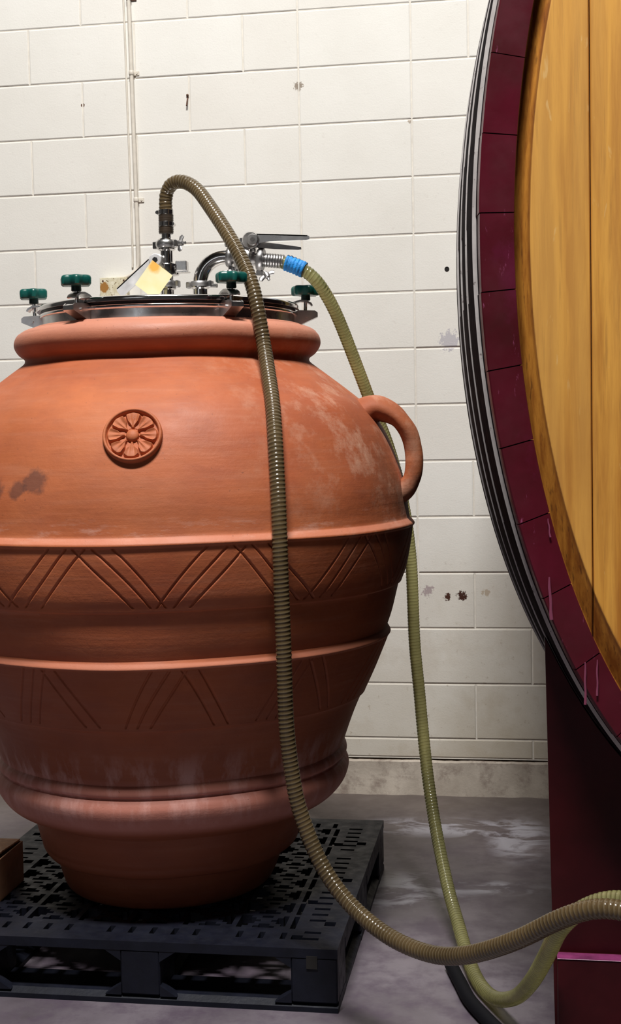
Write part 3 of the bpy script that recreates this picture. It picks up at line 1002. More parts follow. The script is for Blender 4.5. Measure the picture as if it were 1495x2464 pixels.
def build_butterfly():
    x, y = -0.1302, -1.40
    t = thing('butterfly_valve', 'upright steel butterfly valve and pipe fitting on the lid under the brown hose', 'valve', (x, y, 1.672))
    up = Vector((0, 0, 1))
    mb = MB()
    mb.lathe((x, y, 1.6745), up, [(.024, 0), (.024, .004), (.0175, .006), (.0175, .040), (.0235, .043), (.0235, .047)], 36)
    add('pipe_stub', mb.mesh('pipe_stub'), M['steel'], t)
    mb = MB()
    wing_clamp(mb, (x, y, 1.730), up, .026, .016, (0.9, -0.1, 0))
    cl = add('lower_clamp', mb.mesh('lower_clamp'), M['cast'], t)
    mb = MB()
    mb.lathe((x, y, 1.738), up, [(.0235, 0), (.0165, .003), (.0165, .012), (.031, .015), (.0325, .018), (.0325, .040), (.031, .043), (.0165, .047), (.0165, .078), (.0235, .082), (.0235, .085)], 40)
    add('valve_body', mb.mesh('valve_body'), M['steel'], t)
    mb = MB()
    mb.box((x + .041, y - .002, 1.7755), (.030, .024, .026), bevel=.002)
    mb.box((x + .043, y - .002, 1.7600), (.034, .030, .004), bevel=.001)
    add('side_lug', mb.mesh('side_lug'), M['satin'], t)
    mb = MB()
    wing_clamp(mb, (x, y, 1.8335), up, .0285, .018, (0.95, -0.3, 0))
    ucl = add('upper_clamp', mb.mesh('upper_clamp'), M['satin'], t)
    mb = MB()
    nd = Vector((0.95, -0.3, 0)).normalized()
    wing_nut(mb, Vector((x, y, 1.8335)) + nd * .038, nd, (0.1, 0.3, 1))
    add('wing_nut', mb.mesh('wing_nut'), M['cast'], ucl)
    mb = MB()
    mb.lathe((x, y, 1.844), up, [(.0235, 0), (.0215, .003), (.0128, .005), (.0128, .022), (.0155, .024), (.0155, .070), (.0125, .073)], 32)
    add('hose_tail', mb.mesh('hose_tail'), M['steel'], t)
    # spindle pointing at the viewer, lever arm and stained card
    fw = Vector((0.10, -1, 0)).normalized()
    pc = Vector((x - .020, y - .012, 1.787))
    mb = MB()
    mb.lathe(pc, fw, [(.019, 0), (.019, .016), (.016, .018), (.016, .026), (.0125, .028), (.0125, .042)], 28)
    add('spindle', mb.mesh('spindle'), M['satin'], t)
    p = pc + fw * .044
    mb = MB()
    mb.lathe(p, fw, [(.0060, .0055), (.0060, 0), (.0160, 0), (.0160, .004), (.0145, .0055), (.0062, .0055)], 32)
    d = Vector((-0.768, 0.0, -0.640))
    q = Vector((-d.z, 0, d.x)) * -1
    a0, a1 = p + d * .012, p + d * .125
    w0, w1 = .0135, .0135
    mb.prism([a0 + q * w0, a1 + q * w1, a1 + d * .004 + q * w1 * .6, a1 + d * .004 - q * w1 * .6, a1 - q * w1, a0 - q * w0], fw, 0.0005, 0.0045)
    # folded edge that stiffens the arm
    mb.prism([a0 + q * w0, a0 + q * (w0 - .003), a1 + q * (w1 - .003), a1 + q * w1], fw, -.010, 0.0045)
    add('lever', mb.mesh('lever', 40), M['brushed'], t, label='flat steel lever slanting down to the left')
    mb = MB()
    mb.lathe(p + fw * .0012, fw, [(.0078, 0), (.0078, .004), (.0068, .0052)], 6)
    add('bolt', mb.mesh('bolt'), M['rubber'], t)
    # card
    cc = Vector((-0.1470, -1.470, 1.7340))
    e1 = Vector((0.0528, 0.0, -0.0412)).normalized()
    e2 = Vector((0.615, 0, 0.788)).normalized()
    mb = MB()
    a, b = 0.0335, 0.0385
    mb.prism([cc + e1 * a + e2 * b, cc - e1 * a + e2 * b, cc - e1 * a - e2 * b, cc + e1 * a - e2 * b], fw, 0, .0022)
    o = add('card', mb.mesh('card'), M['card'])
    o['label'] = 'square cream card with an orange stain leaning on the valve lever'
    o['category'] = 'card'
build_butterfly()

def build_ball_valve():
    y = -1.40
    t = thing('ball_valve', 'steel ball valve on a bent pipe rising from the lid behind the brown hose', 'valve', (-0.042, y, 1.672))
    up = Vector((0, 0, 1))
    x0 = -0.0420
    mb = MB()
    mb.lathe((x0, y, 1.6735), up, [(.028, 0), (.028, .004), (.0195, .006), (.0195, .040), (.026, .044), (.026, .047)], 36)
    add('pipe_stub', mb.mesh('pipe_stub'), M['steel'], t)
    mb = MB()
    wing_clamp(mb, (x0, y, 1.7260), up, .0275, .0155, (1, -0.2, 0))
    c1 = add('base_clamp', mb.mesh('base_clamp'), M['cast'], t)
    mb = MB()
    mb.cyl((x0 + .034, y - .006, 1.7215), (x0 + .047, y - .009, 1.7205), .0055, 12)
    add('nut', mb.mesh('nut'), M['satin'], c1)
    # elbow
    path = [(x0, y, 1.731)]
    R = .068
    cx, cz = x0 + R, 1.7275
    pts = [(x0, y, 1.728)]
    for k in range(0, 19):
        a = PI - (PI / 2 + 0.07) * k / 18
        pts.append((cx + R * math.cos(a), y, cz + R * math.sin(a)))
    pts.append((cx + R * math.cos(a) + .008, y, cz + R * math.sin(a) - .0006))
    mb = MB()
    mb.sweep(pts, .0192, 32)
    add('elbow', mb.mesh('elbow', 50), M['steel'], t)
    ax = Vector((1, 0, -0.125)).normalized()
    p0 = Vector((0.0340, y, 1.7950))
    at = lambda s: p0 + ax * s
    mb = MB()
    wing_clamp(mb, at(.006), ax, .0275, .0155, (-0.1, -0.15, 1))
    c2 = add('elbow_clamp', mb.mesh('elbow_clamp'), M['cast'], t)
    mb = MB()
    wing_nut(mb, at(.006) + Vector((0, -.008, -.036)), (0.1, -.3, -1), (1, 0.3, 0))
    add('wing_nut', mb.mesh('wing_nut'), M['cast'], c2)
    mb = MB()
    mb.lathe(at(.014), ax, [(.0225, 0), (.0165, .003), (.0200, .006), (.0330, .010), (.0345, .014), (.0345, .044), (.0330, .048), (.0200, .052), (.0165, .060), (.0225, .064)], 40)
    mb.lathe(at(.043), (0, -0.15, 1), [(.018, .020), (.018, .040), (.010, .042), (.010, .052)], 24)
    add('valve_body', mb.mesh('valve_body'), M['satin'], t)
    mb = MB()
    wing_clamp(mb, at(.087), ax, .0300, .0170, (0.1, -.1, 1))
    c3 = add('outlet_clamp', mb.mesh('outlet_clamp'), M['cast'], t)
    mb = MB()
    wing_nut(mb, at(.092) + Vector((.010, -.010, -.037)), (0.45, -.3, -0.85), (0.8, 0.3, 0.5))
    add('wing_nut', mb.mesh('wing_nut'), M['cast'], c3)
    # lever knuckle and its two blades
    k = Vector((0.1110, y - .022, 1.8330))
    fw = Vector((0.05, -1, 0)).normalized()
    mb = MB()
    mb.lathe(k + Vector((-.010, .0, -.002)) - fw * .012, fw, [(.021, 0), (.0225, .003), (.0225, .020), (.020, .024)], 28)
    mb.lathe(k + Vector((-.004, 0, -.002)) + fw * .012, fw, [(.0060, .007), (.0060, 0), (.0150, 0), (.0150, .005), (.0130, .007), (.0062, .007)], 28)
    mb.box(k + Vector((-.012, .018, -.020)), (.022, .022, .022), bevel=.003)
    kn = add('knuckle', mb.mesh('knuckle', 35), M['satin'], t)
    mb = MB()
    a = k + Vector((.004, 0, .010))
    tip = Vector((0.2527, y - .026, 1.8330))
    mb.prism([k + Vector((.002, 0, .0140)), Vector((.160, k.y, 1.8440)), Vector((.248, k.y, 1.8375)), Vector((.2535, k.y, 1.8345)), Vector((.2535, k.y, 1.8275)),
              Vector((.245, k.y, 1.8255)), Vector((.150, k.y, 1.8265)), k + Vector((.004, 0, -.012))], fw, .004, .008)
    mb.prism([k + Vector((.002, 0, .0140)), Vector((.160, k.y, 1.8440)), Vector((.248, k.y, 1.8375)), Vector((.248, k.y, 1.8345)), Vector((.160, k.y, 1.8410)), k + Vector((.002, 0, .0110))], fw, -.012, .008)
    add('lever', mb.mesh('lever', 30), M['satin'], t, label='flat brushed steel lever blade')
    mb = MB()
    mb.prism([k + Vector((.006, 0, -.004)), Vector((.165, k.y, 1.8215)), Vector((.2300, k.y, 1.8100)), Vector((.2305, k.y, 1.8045)), Vector((.222, k.y, 1.8035)),
              Vector((.160, k.y, 1.8080)), k + Vector((.008, 0, -.020))], fw, -.010, -.006)
    add('lever_catch', mb.mesh('lever_catch', 30), M['cast'], t)
    # barbed tail
    mb = MB()
    pr = [(.0225, .000), (.0180, .003)]
    z = .004
    for i in range(7):
        pr += [(.0165, z), (.0185, z + .004), (.0180, z + .0065)]
        z += .0072
    pr += [(.0150, z)]
    mb.lathe(at(.094), ax, pr, 32)
    add('hose_tail', mb.mesh('hose_tail', 30), M['cast'], t)
build_ball_valve()

def hose_mesh(name, path, R, pitch, amp, seg=22, flare=None):
    P = catmull(path, 0.02)
    # a few rounds of smoothing keep the bends even
    for _ in range(3):
        P[1:-1] = (P[:-2] + 2 * P[1:-1] + P[2:]) / 4
    P, s = resample(P, pitch / 6.0)
    T = np.gradient(P, axis=0)
    T /= np.linalg.norm(T, axis=1)[:, None]
    a = np.cross(T[0], [0.3, 0.2, 0.9])
    a /= np.linalg.norm(a)
    A = np.zeros_like(P)
    for i in range(len(P)):
        a = a - T[i] * a.dot(T[i])
        a /= np.linalg.norm(a)
        A[i] = a
    B = np.cross(T, A)
    th = np.linspace(0, 2 * PI, seg, endpoint=False)
    phase = 2 * PI * s[:, None] / pitch - th[None, :]
    w = 0.5 + 0.5 * np.cos(phase)
    rib = w ** 1.6
    rr = R * (1 - amp + amp * rib)
    if flare is not None:
        rr = rr * flare(s)[:, None]
    V = P[:, None, :] + rr[..., None] * (A[:, None, :] * np.cos(th)[None, :, None] + B[:, None, :] * np.sin(th)[None, :, None])
    return grid_mesh(name, V, closed=True, smooth=80, attr=rib)

HOSE1 = [(-0.1300, -1.4, 1.868), (-0.1290, -1.4, 1.9000), (-0.1292, -1.4, 1.9300), (-0.1300, -1.402, 1.9560), (-0.1160, -1.41, 1.9870), (-0.0760, -1.432, 1.9900), (-0.0320, -1.462, 1.9640),
         (0.0067, -1.50, 1.9164), (0.0615, -1.56, 1.8429), (0.1084, -1.602, 1.7696), (0.1450, -1.640, 1.6940), (0.1640, -1.662, 1.6168), (0.1763, -1.670, 1.5462), (0.1973, -1.73, 1.4735),
         (0.2190, -1.80, 1.4034), (0.2339, -1.857, 1.3271), (0.2438, -1.892, 1.2342), (0.2502, -1.914, 1.1422), (0.2526, -1.922, 1.0501), (0.2538, -1.922, 0.9574), (0.2557, -1.922, 0.8641),
         (0.2565, -1.922, 0.7706), (0.2584, -1.922, 0.6766), (0.2653, -1.922, 0.6014), (0.2777, -1.925, 0.5180), (0.2981, -1.928, 0.4524), (0.3292, -1.94, 0.3825), (0.3721, -1.96, 0.3249),
         (0.4316, -2.00, 0.2811), (0.5087, -2.07, 0.2587), (0.5931, -2.15, 0.2628), (0.6559, -2.22, 0.2908), (0.7153, -2.29, 0.3336), (0.7790, -2.36, 0.3876), (0.8389, -2.42, 0.4439),
         (0.8957, -2.47, 0.4849), (0.9473, -2.50, 0.4963), (1.0157, -2.55, 0.4884), (1.15, -2.62, 0.43), (1.35, -2.72, 0.30), (1.6, -2.8, 0.14), (1.8, -2.85, 0.045)]
HOSE2 = [(0.1700, -1.4, 1.7770), (0.1993, -1.4, 1.7692), (0.2370, -1.4, 1.7518), (0.2605, -1.4, 1.7318), (0.2818, -1.38, 1.7001), (0.3039, -1.35, 1.6539), (0.3249, -1.31, 1.5913), (0.3463, -1.27, 1.5217),
         (0.3661, -1.23, 1.4561), (0.3844, -1.195, 1.3945), (0.4120, -1.16, 1.3204), (0.4410, -1.12, 1.2043), (0.4615, -1.10, 1.087), (0.4725, -1.09, 0.9693), (0.4765, -1.095, 0.8519),
         (0.4799, -1.10, 0.7342), (0.4907, -1.11, 0.6180), (0.5021, -1.13, 0.4926), (0.5172, -1.17, 0.3734), (0.5363, -1.22, 0.2714), (0.5588, -1.29, 0.1902), (0.5844, -1.37, 0.1166),
         (0.6135, -1.47, 0.0661), (0.6388, -1.58, 0.0350), (0.6701, -1.70, 0.0195), (0.7096, -1.80, 0.0260), (0.7584, -1.95, 0.0950), (0.7942, -2.12, 0.2036), (0.8235, -2.245, 0.310), (0.8490, -2.345, 0.405),
         (0.8925, -2.395, 0.462), (0.9450, -2.425, 0.489), (1.0157, -2.47, 0.487), (1.15, -2.54, 0.43), (1.35, -2.63, 0.30), (1.6, -2.71, 0.12), (1.8, -2.77, 0.045)]

def build_hoses():
    t = thing('brown_hose', 'thick brown ribbed hose arching off the lid and hanging down the front of the jar', 'hose', (-0.13, -1.4, 1.868))
    add('tube', hose_mesh('hose_tube', HOSE1, .0183, .0098, .075), M['hose1'], t)
    x, y = -0.1298, -1.40
    mb = MB()
    pr = [(.0150, 0), (.0188, .001)]
    z = .004
    while z < .052:
        pr += [(.0192, z), (.0198, z + .0025), (.0192, z + .005)]
        z += .0058
    pr += [(.0190, .058), (.0184, .060)]
    mb.lathe((x - .0004, y, 1.8605), (0.015, 0, 1), pr, 32)
    add('cuff', mb.mesh('cuff'), M['cuff'], t)
    for z, lug in ((1.8790, 0.9), (1.9100, -1)):
        mb = MB()
        mb.lathe((x, y, z), (0, 0, 1), [(.0196, 0), (.0206, .0006), (.0206, .0120), (.0196, .0126)], 40)
        s = lug
        mb.cyl((x + s * .0215, y - .008, z + .0063), (x + s * .0215, y + .010, z + .0063), .0048, 12)
        mb.box((x + s * .0205, y - .001, z + .0063), (.005, .010, .0105), bevel=.001)
        add('hose_clamp', mb.mesh('hose_clamp', 30), M['steel'], t, label='bright steel band clamp')
    t = thing('straw_hose', 'translucent straw coloured ribbed hose running behind the jar handle to the floor', 'hose', (0.17, -1.4, 1.777))
    add('tube', hose_mesh('hose_tube', HOSE2, .0172, .0088, .06), M['hose2'], t)
    # tape wrap with crumpled surface
    c = catmull([(0.1865, -1.4, 1.7735), (0.1993, -1.4, 1.7692), (0.2180, -1.4, 1.7610), (0.2345, -1.4, 1.7530)], .0016)
    n, S = len(c), 40
    V = np.zeros((n + 2, S, 3))
    T = np.gradient(c, axis=0)
    T /= np.linalg.norm(T, axis=1)[:, None]
    for i in range(n + 2):
        ii = min(max(i - 1, 0), n - 1)
        b = np.array([0, 1.0, 0])
        a = np.cross(T[ii], b)
        for k in range(S):
            th = 2 * PI * k / S
            r = .0208 + .0014 * noise.noise(Vector((ii * .22, math.cos(th) * 2.2, math.sin(th) * 2.2))) + .0009 * math.sin(ii * 1.1 + math.sin(th) * 2)
            if i in (0, n + 1):
                r = .0165
            V[i, k] = c[ii] + (a * math.cos(th) + b * math.sin(th)) * r
    add('tape_wrap', grid_mesh('tape_wrap', V, closed=True, smooth=40), M['tape'], t, label='crumpled bright blue tape')
build_hoses()

# ---------------------------------------------------------------- wine cask
CX, CZ, CY = 1.29, 1.69, -2.30
CA, CB = 0.579, 1.146
IA, IB = 0.514, 1.099
CL = 1.75
BULGE = 0.077
def bulge(s):
    return BULGE * (1 - (1 - 2 * s / CL) ** 2)
def build_cask():
    t = thing('wine_cask', 'tall oval oak wine cask with a dark red rim and golden boarded head', 'cask', (CX, CY + CL / 2, 0.52))
    # arc length table of the outer ellipse
    ph = np.linspace(0, 2 * PI, 4001)
    ex, ez = CA * np.cos(ph), CB * np.sin(ph)
    d = np.r_[0, np.cumsum(np.hypot(np.diff(ex), np.diff(ez)))]
    per = d[-1]
    ns = 38
    # one stave joint lies at the height 2.03 on the left
    ph0 = PI - math.asin((2.026 - CZ) / CB)
    s0 = np.interp(ph0, ph, d)
    joints = [np.interp((s0 + k * per / ns) % per, d, ph) for k in range(ns)]
    srow = [0, .0025, .03, .06, .10, .14, .20, .28, .36, .46, .58, .72, .875, 1.05, 1.25, 1.45, 1.62, 1.72, 1.75]
    for k in range(ns):
        a0, a1 = joints[k], joints[(k + 1) % ns]
        if a1 < a0:
            a1 += 2 * PI
        gap = 0.0011
        m = 6
        V = []
        dep = rng.uniform(-.0012, .0012)
        fr = rng.uniform(-.0012, .0010)
        for i, s in enumerate(srow):
            row_o, row_i = [], []
            for j in range(m + 1):
                a = a0 + (a1 - a0) * j / m
                nrm = Vector((math.cos(a) / CA, math.sin(a) / CB)).normalized()
                tg = Vector((-nrm.y, nrm.x))
                sh = (gap if j == 0 else (-gap if j == m else 0)) * (1 if i < 2 else .15)
                b = bulge(s) + dep + (-.0025 if i == 0 else 0)
                o = Vector((CA * math.cos(a), CB * math.sin(a))) + nrm * b + tg * sh
                ii = Vector((IA * math.cos(a), IB * math.sin(a))) + nrm * (bulge(s) * .9 + (0.0015 if i == 0 else 0)) + tg * sh
                yy = CY + s + (fr if i < 2 else 0)
                row_o.append((CX + o.x, yy, CZ + o.y))
                row_i.append((CX + ii.x, yy, CZ + ii.y))
            V.append(row_o + row_i[::-1])
        nV = 2 * (m + 1)
        verts = [p for row in V for p in row]
        faces, mi = [], []
        for i in range(len(srow) - 1):
            for j in range(nV):
                j2 = (j + 1) % nV
                faces.append((i * nV + j, i * nV + j2, (i + 1) * nV + j2, (i + 1) * nV + j))
                # the rim paint wraps a little way round the outside
                mi.append(0 if (i < 2 or j >= m) else 1)
        for j in range(m):
            faces.append((j, j + 1, nV - 2 - j, nV - 1 - j))
            mi.append(0)
            q = (len(srow) - 1) * nV
            faces.append((q + j, q + nV - 1 - j, q + nV - 2 - j, q + j + 1))
            mi.append(0)
        me = mesh('stave', verts, faces, 35, mi)
        add('stave', me, [M['wine'], M['stave_side']], t)
    # steel hoops
    for s_a, s_b, th in ((.047, .100, .0072), (.132, .172, .0028), (.207, .262, .0032), (.342, .392, .0026), (.50, .57, .003), (1.18, 1.25, .003),
                         (1.36, 1.42, .003), (1.47, 1.53, .003), (1.575, 1.625, .003), (1.655, 1.71, .007)):
        A = np.linspace(0, 2 * PI, 240, endpoint=False)
        rows = []
        for s, e in ((s_a, -.0015), (s_a, th), (s_a + .001, th + .0002), (s_b - .001, th), (s_b, th), (s_b, -.0015)):
            b = bulge(s) + e
            nx, nz = np.cos(A) / CA, np.sin(A) / CB
            ln = np.hypot(nx, nz)
            rows.append(np.stack([CX + CA * np.cos(A) + nx / ln * b, np.full_like(A, CY + s), CZ + CB * np.sin(A) + nz / ln * b], -1))
        me = grid_mesh('hoop', np.array(rows), closed=True, smooth=40)
        me.materials.append(M['galv'])
        me.materials.append(M['stave_side'])
        me.polygons.foreach_set('material_index', np.repeat([0, 1, 1, 1, 0], 240).astype(np.int32))
        add('hoop', me, None, t)
    # head boards, cut to the oval, with a chamfered rim
    W = 0.1455
    edges = [CX - IA - .003, 0.9145]
    while edges[-1] + W < CX + IA - .03:
        edges.append(edges[-1] + W * rng.uniform(0.93, 1.08))
    edges.append(CX + IA + .003)
    cham = 0.055
    for bi, (x0, x1) in enumerate(zip(edges[:-1], edges[1:])):
        g = .0009
        nx, nz = (64, 120) if bi < 2 else (16, 60)
        xs = np.linspace(x0 + (g if bi else 0), x1 - g, nx)
        v = np.r_[-1, -1 + np.cumsum(np.linspace(.003, .03 if bi > 1 else .014, nz))]
        v = np.concatenate([v[v < 0], [0], -v[v < 0][::-1]])
        XX, VV = np.meshgrid(xs, v, indexing='ij')
        hh = IB * np.sqrt(np.clip(1 - ((XX - CX) / (IA + .004)) ** 2, 0.0004, 1)) + .003
        ZZ = VV * hh
        ro = np.sqrt(((XX - CX) / IA) ** 2 + (ZZ / IB) ** 2)
        cw = np.clip((ro - (1 - cham)) / cham, 0, 1)
        edge = np.minimum(np.abs(XX - x0), np.abs(XX - x1))
        YY = CY + .014 + .022 * cw + np.where(edge < .002, .0022, 0) + rng.uniform(-.0006, .0006) + 0.0004 * np.sin(XX * 60 + bi)
        V = np.stack([XX, YY, CZ + ZZ], -1)
        me = grid_mesh('head_board', V, smooth=25, attr=cw)
        me.materials.append(M['head'])
        bm = bmesh.new()
        bm.from_mesh(me)
        r = bmesh.ops.extrude_face_region(bm, geom=list(bm.faces))
        for e in r['geom']:
            if isinstance(e, bmesh.types.BMVert):
                e.co.y = CY + .062
        bmesh.ops.recalc_face_normals(bm, faces=bm.faces)
        bm.to_mesh(me)
        bm.free()
        o = add('head_board', me, None, t)
    # dried wine drips on the rim, and gloss highlights drawn as pink strips
    for k, (x, z, L, w) in enumerate(((0.8980, 0.895, .080, .0020), (0.9200, 0.900, .068, .0017), (0.8330, 1.055, .080, .0026), (0.8320, 1.165, .035, .0014))):
        P = [(x + .0005 * math.sin(i * 1.3 + k) - .0008 * i * (1 if k > 1 else 0) * -.6, CY - .0022, z - L * i / 8) for i in range(9)]
        mb = MB()
        mb.sweep(P, [(w * (.5 + .5 * min(1, (i + .4) / 2)) * (1 if i < 7 else 1.25), w * .5) for i in range(9)], 10, flat=(1, 0, 0))
        add('drip_and_glint', mb.mesh('drip_and_glint', 60), M['drip_glint'], t)
build_cask()

def build_cradle():
    t = thing('cask_cradle', 'dark red painted timber cradle panel carrying the oval cask', 'stand', (CX, -1.4, 0))
    def panel(y0, y1, s, xl=0.826, xb=0.842):
        b = bulge(s) + .0065
        pts = [(xb, 0.0)]
        # left edge leans slightly, then the saddle follows the cask
        a_s = None
        sad = []
        for k in range(0, 61):
            a = PI + PI * k / 60
            nx, nz = math.cos(a) / CA, math.sin(a) / CB
            ln = math.hypot(nx, nz)
            px, pz = CX + CA * math.cos(a) + nx / ln * b, CZ + CB * math.sin(a) + nz / ln * b
            if xl + .004 <= px <= 2 * CX - xl - .004:
                sad.append((px, pz))
        pts.append((xl, sad[0][1] + .008))
        pts += sad
        pts.append((2 * CX - xl, sad[-1][1] + .008))
        pts.append((2 * CX - xb, 0.0))
        mb = MB()
        # quads between the saddle and the floor
        n = len(pts) - 2
        top = pts[1:-1]
        m = len(top)
        vs = []
        for y in (y0, y1):
            for (x, z) in top:
                vs.append((x, y, z))
            for i, (x, z) in enumerate(top):
                f = i / (m - 1)
                vs.append((xb + 2 * (CX - xb) * ((x - xl) / (2 * (CX - xl))), y, 0.0))
        fs = []
        o2 = 2 * m
        for i in range(m - 1):
            fs.append((i, i + 1, m + i + 1, m + i))
            fs.append((o2 + i, o2 + m + i, o2 + m + i + 1, o2 + i + 1))
            fs.append((i, o2 + i, o2 + i + 1, i + 1))
            fs.append((m + i, m + i + 1, o2 + m + i + 1, o2 + m + i))
        fs.append((0, m, o2 + m, o2))
        fs.append((m - 1, o2 + m - 1, o2 + 2 * m - 1, 2 * m - 1))
        return mesh('panel', vs, fs, 30)
    add('saddle_panel', panel(-2.165, -2.128, .155), M['cradle'], t)
    add('saddle_panel', panel(-0.772, -0.735, .155, 0.98, 0.99), M['cradle'], t)
    mb = MB()
    mb.box((CX, -2.186, 0.1435), (2 * (CX - .8445), .041, .287), bevel=.0015)
    p = add('plinth_board', mb.mesh('plinth_board'), M['cradle'], t)
    mb = MB()
    mb.box((CX, -2.1905, 0.2878), (2 * (CX - .8440), .034, .0018), bevel=.0006)  # thin magenta slab along the plinth's top edge
    add('top_edge', mb.mesh('top_edge'), M['magenta'], p, label='thin magenta top edge')
    for x in (CX - .30, CX + .30):
        mb = MB()
        mb.box((x, -1.45, .075), (.12, 1.355, .15), bevel=.004)
        add('rail', mb.mesh('rail'), M['cradle'], t)
build_cradle()

# ---------------------------------------------------------------- pallet and carton
def build_pallet():
    X0, X1, Y0, Y1, T = -0.700, 0.356, -1.866, -0.840, 0.150
    t = thing('plastic_pallet', 'black plastic pallet with slotted deck under the terracotta jar', 'pallet', ((X0 + X1) / 2, (Y0 + Y1) / 2, 0))
    # slotted deck: a fine grid of cells with the openings left out
    cs = 0.0132
    nx, ny = int(round((X1 - X0) / cs)), int(round((Y1 - Y0) / cs))
    cxs, cys = (X1 - X0) / nx, (Y1 - Y0) / ny
    solid = np.ones((nx, ny), bool)
    for i in range(nx):
        for j in range(ny):
            di, dj = min(i, nx - 1 - i), min(j, ny - 1 - j)
            if di < 2 or dj < 2:
                continue
            if di < 9:                       # side bands with ladder slots
                if 4 <= di <= 6 and j % 3 == 1 and (j // 3) % 7 != 3:
                    solid[i, j] = False
                if di in (2, 3) and (j % 24) in (11, 12):
                    solid[i, j] = False
                if di in (7, 8) and (j % 18) in (4, 5):
                    solid[i, j] = False
            elif dj < 8:                     # front and back bands
                if 4 <= dj <= 6 and i % 4 == 1 and (i // 4) % 6 != 2:
                    solid[i, j] = False
            else:                            # latticed field of pointed openings
                u, v = (i - 9) % 10, (j - 8) % 7
                if v == 0 or u == 0:
                    continue
                if abs(u - 5) + 1.2 * abs(v - 3.5) > 1.5 and (u + v) % 10 not in (0, 9) and (u - v) % 10 not in (1, 2):
                    solid[i, j] = False
    vs, fs, idx = [], [], {}
    def vid(i, j, z):
        k = (i, j, z)
        if k not in idx:
            idx[k] = len(vs)
            vs.append((X0 + i * cxs, Y0 + j * cys, T if z else T - .022))
        return idx[k]
    for i in range(nx):
        for j in range(ny):
            if not solid[i, j]:
                continue
            fs.append((vid(i, j, 1), vid(i + 1, j, 1), vid(i + 1, j + 1, 1), vid(i, j + 1, 1)))
            fs.append((vid(i, j, 0), vid(i, j + 1, 0), vid(i + 1, j + 1, 0), vid(i + 1, j, 0)))
            for (a, b, ni, nj) in (((i, j), (i + 1, j), i, j - 1), ((i + 1, j), (i + 1, j + 1), i + 1, j), ((i + 1, j + 1), (i, j + 1), i, j + 1), ((i, j + 1), (i, j), i - 1, j)):
                if ni < 0 or nj < 0 or ni >= nx or nj >= ny or not solid[ni, nj]:
                    fs.append((vid(a[0], a[1], 0), vid(b[0], b[1], 0), vid(b[0], b[1], 1), vid(a[0], a[1], 1)))
    me = bpy.data.meshes.new('deck')
    me.from_pydata(vs, [], fs)
    me.update()
    add('deck', me, M['pallet'], t)
    # blocks between deck and bottom boards, hollow ribbed
    bx = [(-0.700, -0.474), (-0.162, -0.066), (0.246, 0.356)]
    by = [(Y0 + .001, Y0 + .14), (-1.42, -1.28), (Y1 - .14, Y1 - .001)]
    for (a, b) in bx:
        for (c, d) in by:
            mb = MB()
            x0, x1 = max(a, X0 + .001), min(b, X1 - .001)
            mb.box(((x0 + x1) / 2, (c + d) / 2, .075), (x1 - x0, d - c, .108), bevel=.004)
            # ribs that stand proud of the faces
            nr = max(2, int((x1 - x0) / .03))
            add('block', mb.mesh('pallet_block'), M['pallet'], t)
    # front and back skirts around the fork openings
    for (yy, s) in ((Y0, 1), (Y1, -1)):
        for (a, b) in ((-0.474, -0.162), (-0.066, 0.246)):
            zt, c = .128, .026
            yA, yB = (yy + .001, yy + .028) if s > 0 else (yy - .028, yy - .001)
            for (xa, sg) in ((a, 1), (b, -1)):
                for (za, zc_) in ((zt, zt - c), (.020, .020 + c)):
                    mb = MB()
                    mb.prism([Vector((xa - sg * .001, 0, za)), Vector((xa + sg * c * 1.5, 0, za)), Vector((xa - sg * .001, 0, zc_))], (0, 1, 0), yA, yB)
                    add('gusset', mb.mesh('gusset', None), M['pallet'], t)
    # bottom boards, chamfered toward the openings
    def board(x0, x1, y0, y1, name='bottom_board'):
        mb = MB()
        c = .018
        if (x1 - x0) > (y1 - y0):
            mb.prism([Vector((0, y0 + .001, 0)), Vector((0, y1 - .001, 0)), Vector((0, y1 - .001, .010)), Vector((0, y1 - c, .022)), Vector((0, y0 + c, .022)), Vector((0, y0 + .001, .012))], (1, 0, 0), x0, x1)
        else:
            mb.prism([Vector((x0 + .001, 0, 0)), Vector((x1 - .001, 0, 0)), Vector((x1 - .001, 0, .012)), Vector((x1 - c, 0, .022)), Vector((x0 + c, 0, .022)), Vector((x0 + .001, 0, .012))], (0, 1, 0), y0, y1)
        add(name, mb.mesh(name, None), M['pallet'], t)
    for (c, d) in by:
        board(X0 + .0005, X1 - .0005, c - .001, d + .001)
    for (a, b) in bx:
        board(max(a, X0 + .0005), min(b, X1 - .0005), by[0][1], by[1][0])
        board(max(a, X0 + .0005), min(b, X1 - .0005), by[1][1], by[2][0])
    # side skirts
    for x in (X0 + .004, X1 - .004):
        for (c, d) in ((by[0][1], by[1][0]), (by[1][1], by[2][0])):
            mb = MB()
            mb.box((x, (c + d) / 2, .114), (.008, d - c, .030), bevel=.001)
            add('side_rib', mb.mesh('side_rib'), M['pallet'], t)
    # small square notch in the front right corner block, its shade painted as a dark plate
    mb = MB()
    mb.box((0.296, Y0 - .0004, .118), (.026, .002, .030))
    add('notch_shade', mb.mesh('notch_shade'), M['dark'], t)
build_pallet()

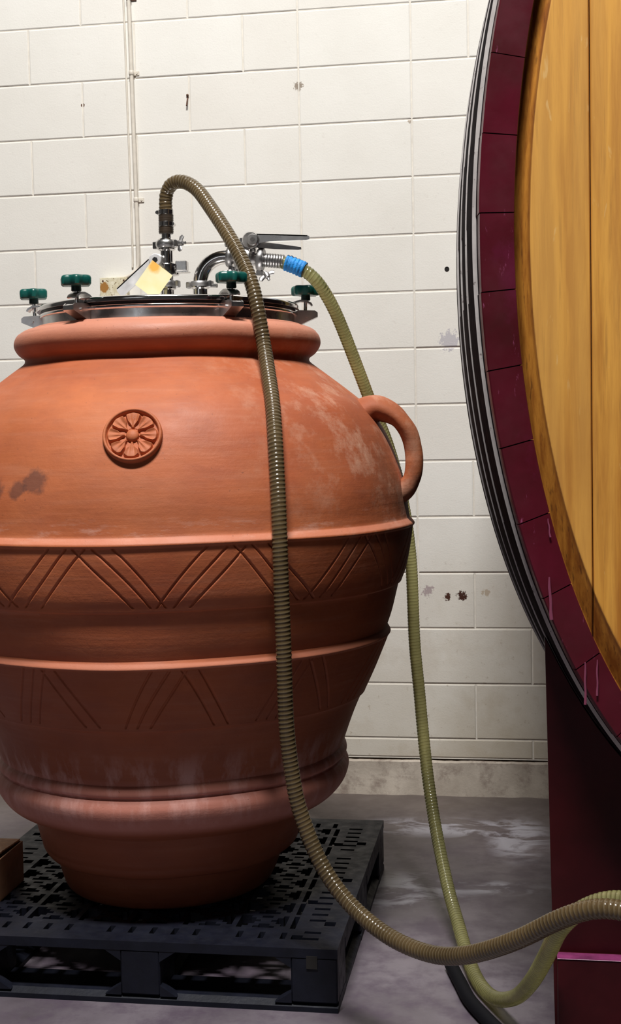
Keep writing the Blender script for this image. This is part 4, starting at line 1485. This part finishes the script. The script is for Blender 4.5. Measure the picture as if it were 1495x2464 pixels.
def build_dark_band():  # dark tube laid along the dark band beside the straw hose
    t = thing('dark_floor_band', 'round dark band lying on the floor, running from under the straw hose toward the camera', 'hose', (0.68, -1.8, 0))
    P = catmull([(0.598, -1.590, .0165), (0.627, -1.700, .0165), (0.655, -1.800, .0165), (0.702, -1.905, .0165), (0.748, -2.00, .0165), (0.768, -2.06, .0165), (0.80, -2.16, .0165), (0.84, -2.30, .0165), (0.90, -2.55, .0165), (1.05, -2.9, .0165)], .02)
    mb = MB()
    mb.sweep([Vector(p) for p in P], .0160, 20)
    add('tube', mb.mesh('tube', 60), M['darkband'], t)
build_dark_band()

def build_carton():
    t = thing('cardboard_carton', 'small open brown cardboard carton at the left edge of the pallet', 'carton', (-0.61, -1.56, .1505))
    x1, x0, y0, y1, z0, z1 = -0.547, -0.690, -1.648, -1.480, .151, .258
    w = .004
    mb = MB()
    mb.box(((x0 + x1) / 2, (y0 + y1) / 2, z0 + .002), (x1 - x0, y1 - y0, .004))
    add('base', mb.mesh('carton_base', None), M['cardboard'], t)
    for nm, c, s in (('side', (x1 - w / 2, (y0 + y1) / 2, (z0 + z1) / 2), (w, y1 - y0, z1 - z0)), ('side', (x0 + w / 2, (y0 + y1) / 2, (z0 + z1) / 2), (w, y1 - y0, z1 - z0)),
                     ('side', ((x0 + x1) / 2, y0 + w / 2, (z0 + z1) / 2), (x1 - x0 - 2 * w, w, z1 - z0)), ('side', ((x0 + x1) / 2, y1 - w / 2, (z0 + z1) / 2), (x1 - x0 - 2 * w, w, z1 - z0))):
        mb = MB()
        mb.box(c, s, bevel=.0008)
        add(nm, mb.mesh('carton_side', None), M['cardboard'], t)
    # slanting lid flap with a torn edge
    V = []
    m = 24
    for i in range(m + 1):
        f = i / m
        y = y0 + .004 + (y1 - y0 - .008) * f
        xr = x1 - .006 - .012 * (1 - f) + .004 * noise.noise(Vector((f * 9, 1, 0)))
        V.append([(x0 + .002, y, z1 + .0065), (xr, y, z1 + .0065), (xr, y, z1 + .0025), (x0 + .002, y, z1 + .0025)])
    add('top_flap', grid_mesh('top_flap', np.array(V), closed=True, smooth=30), M['cardboard_in'], t, label='paler flap with a torn edge')
build_carton()
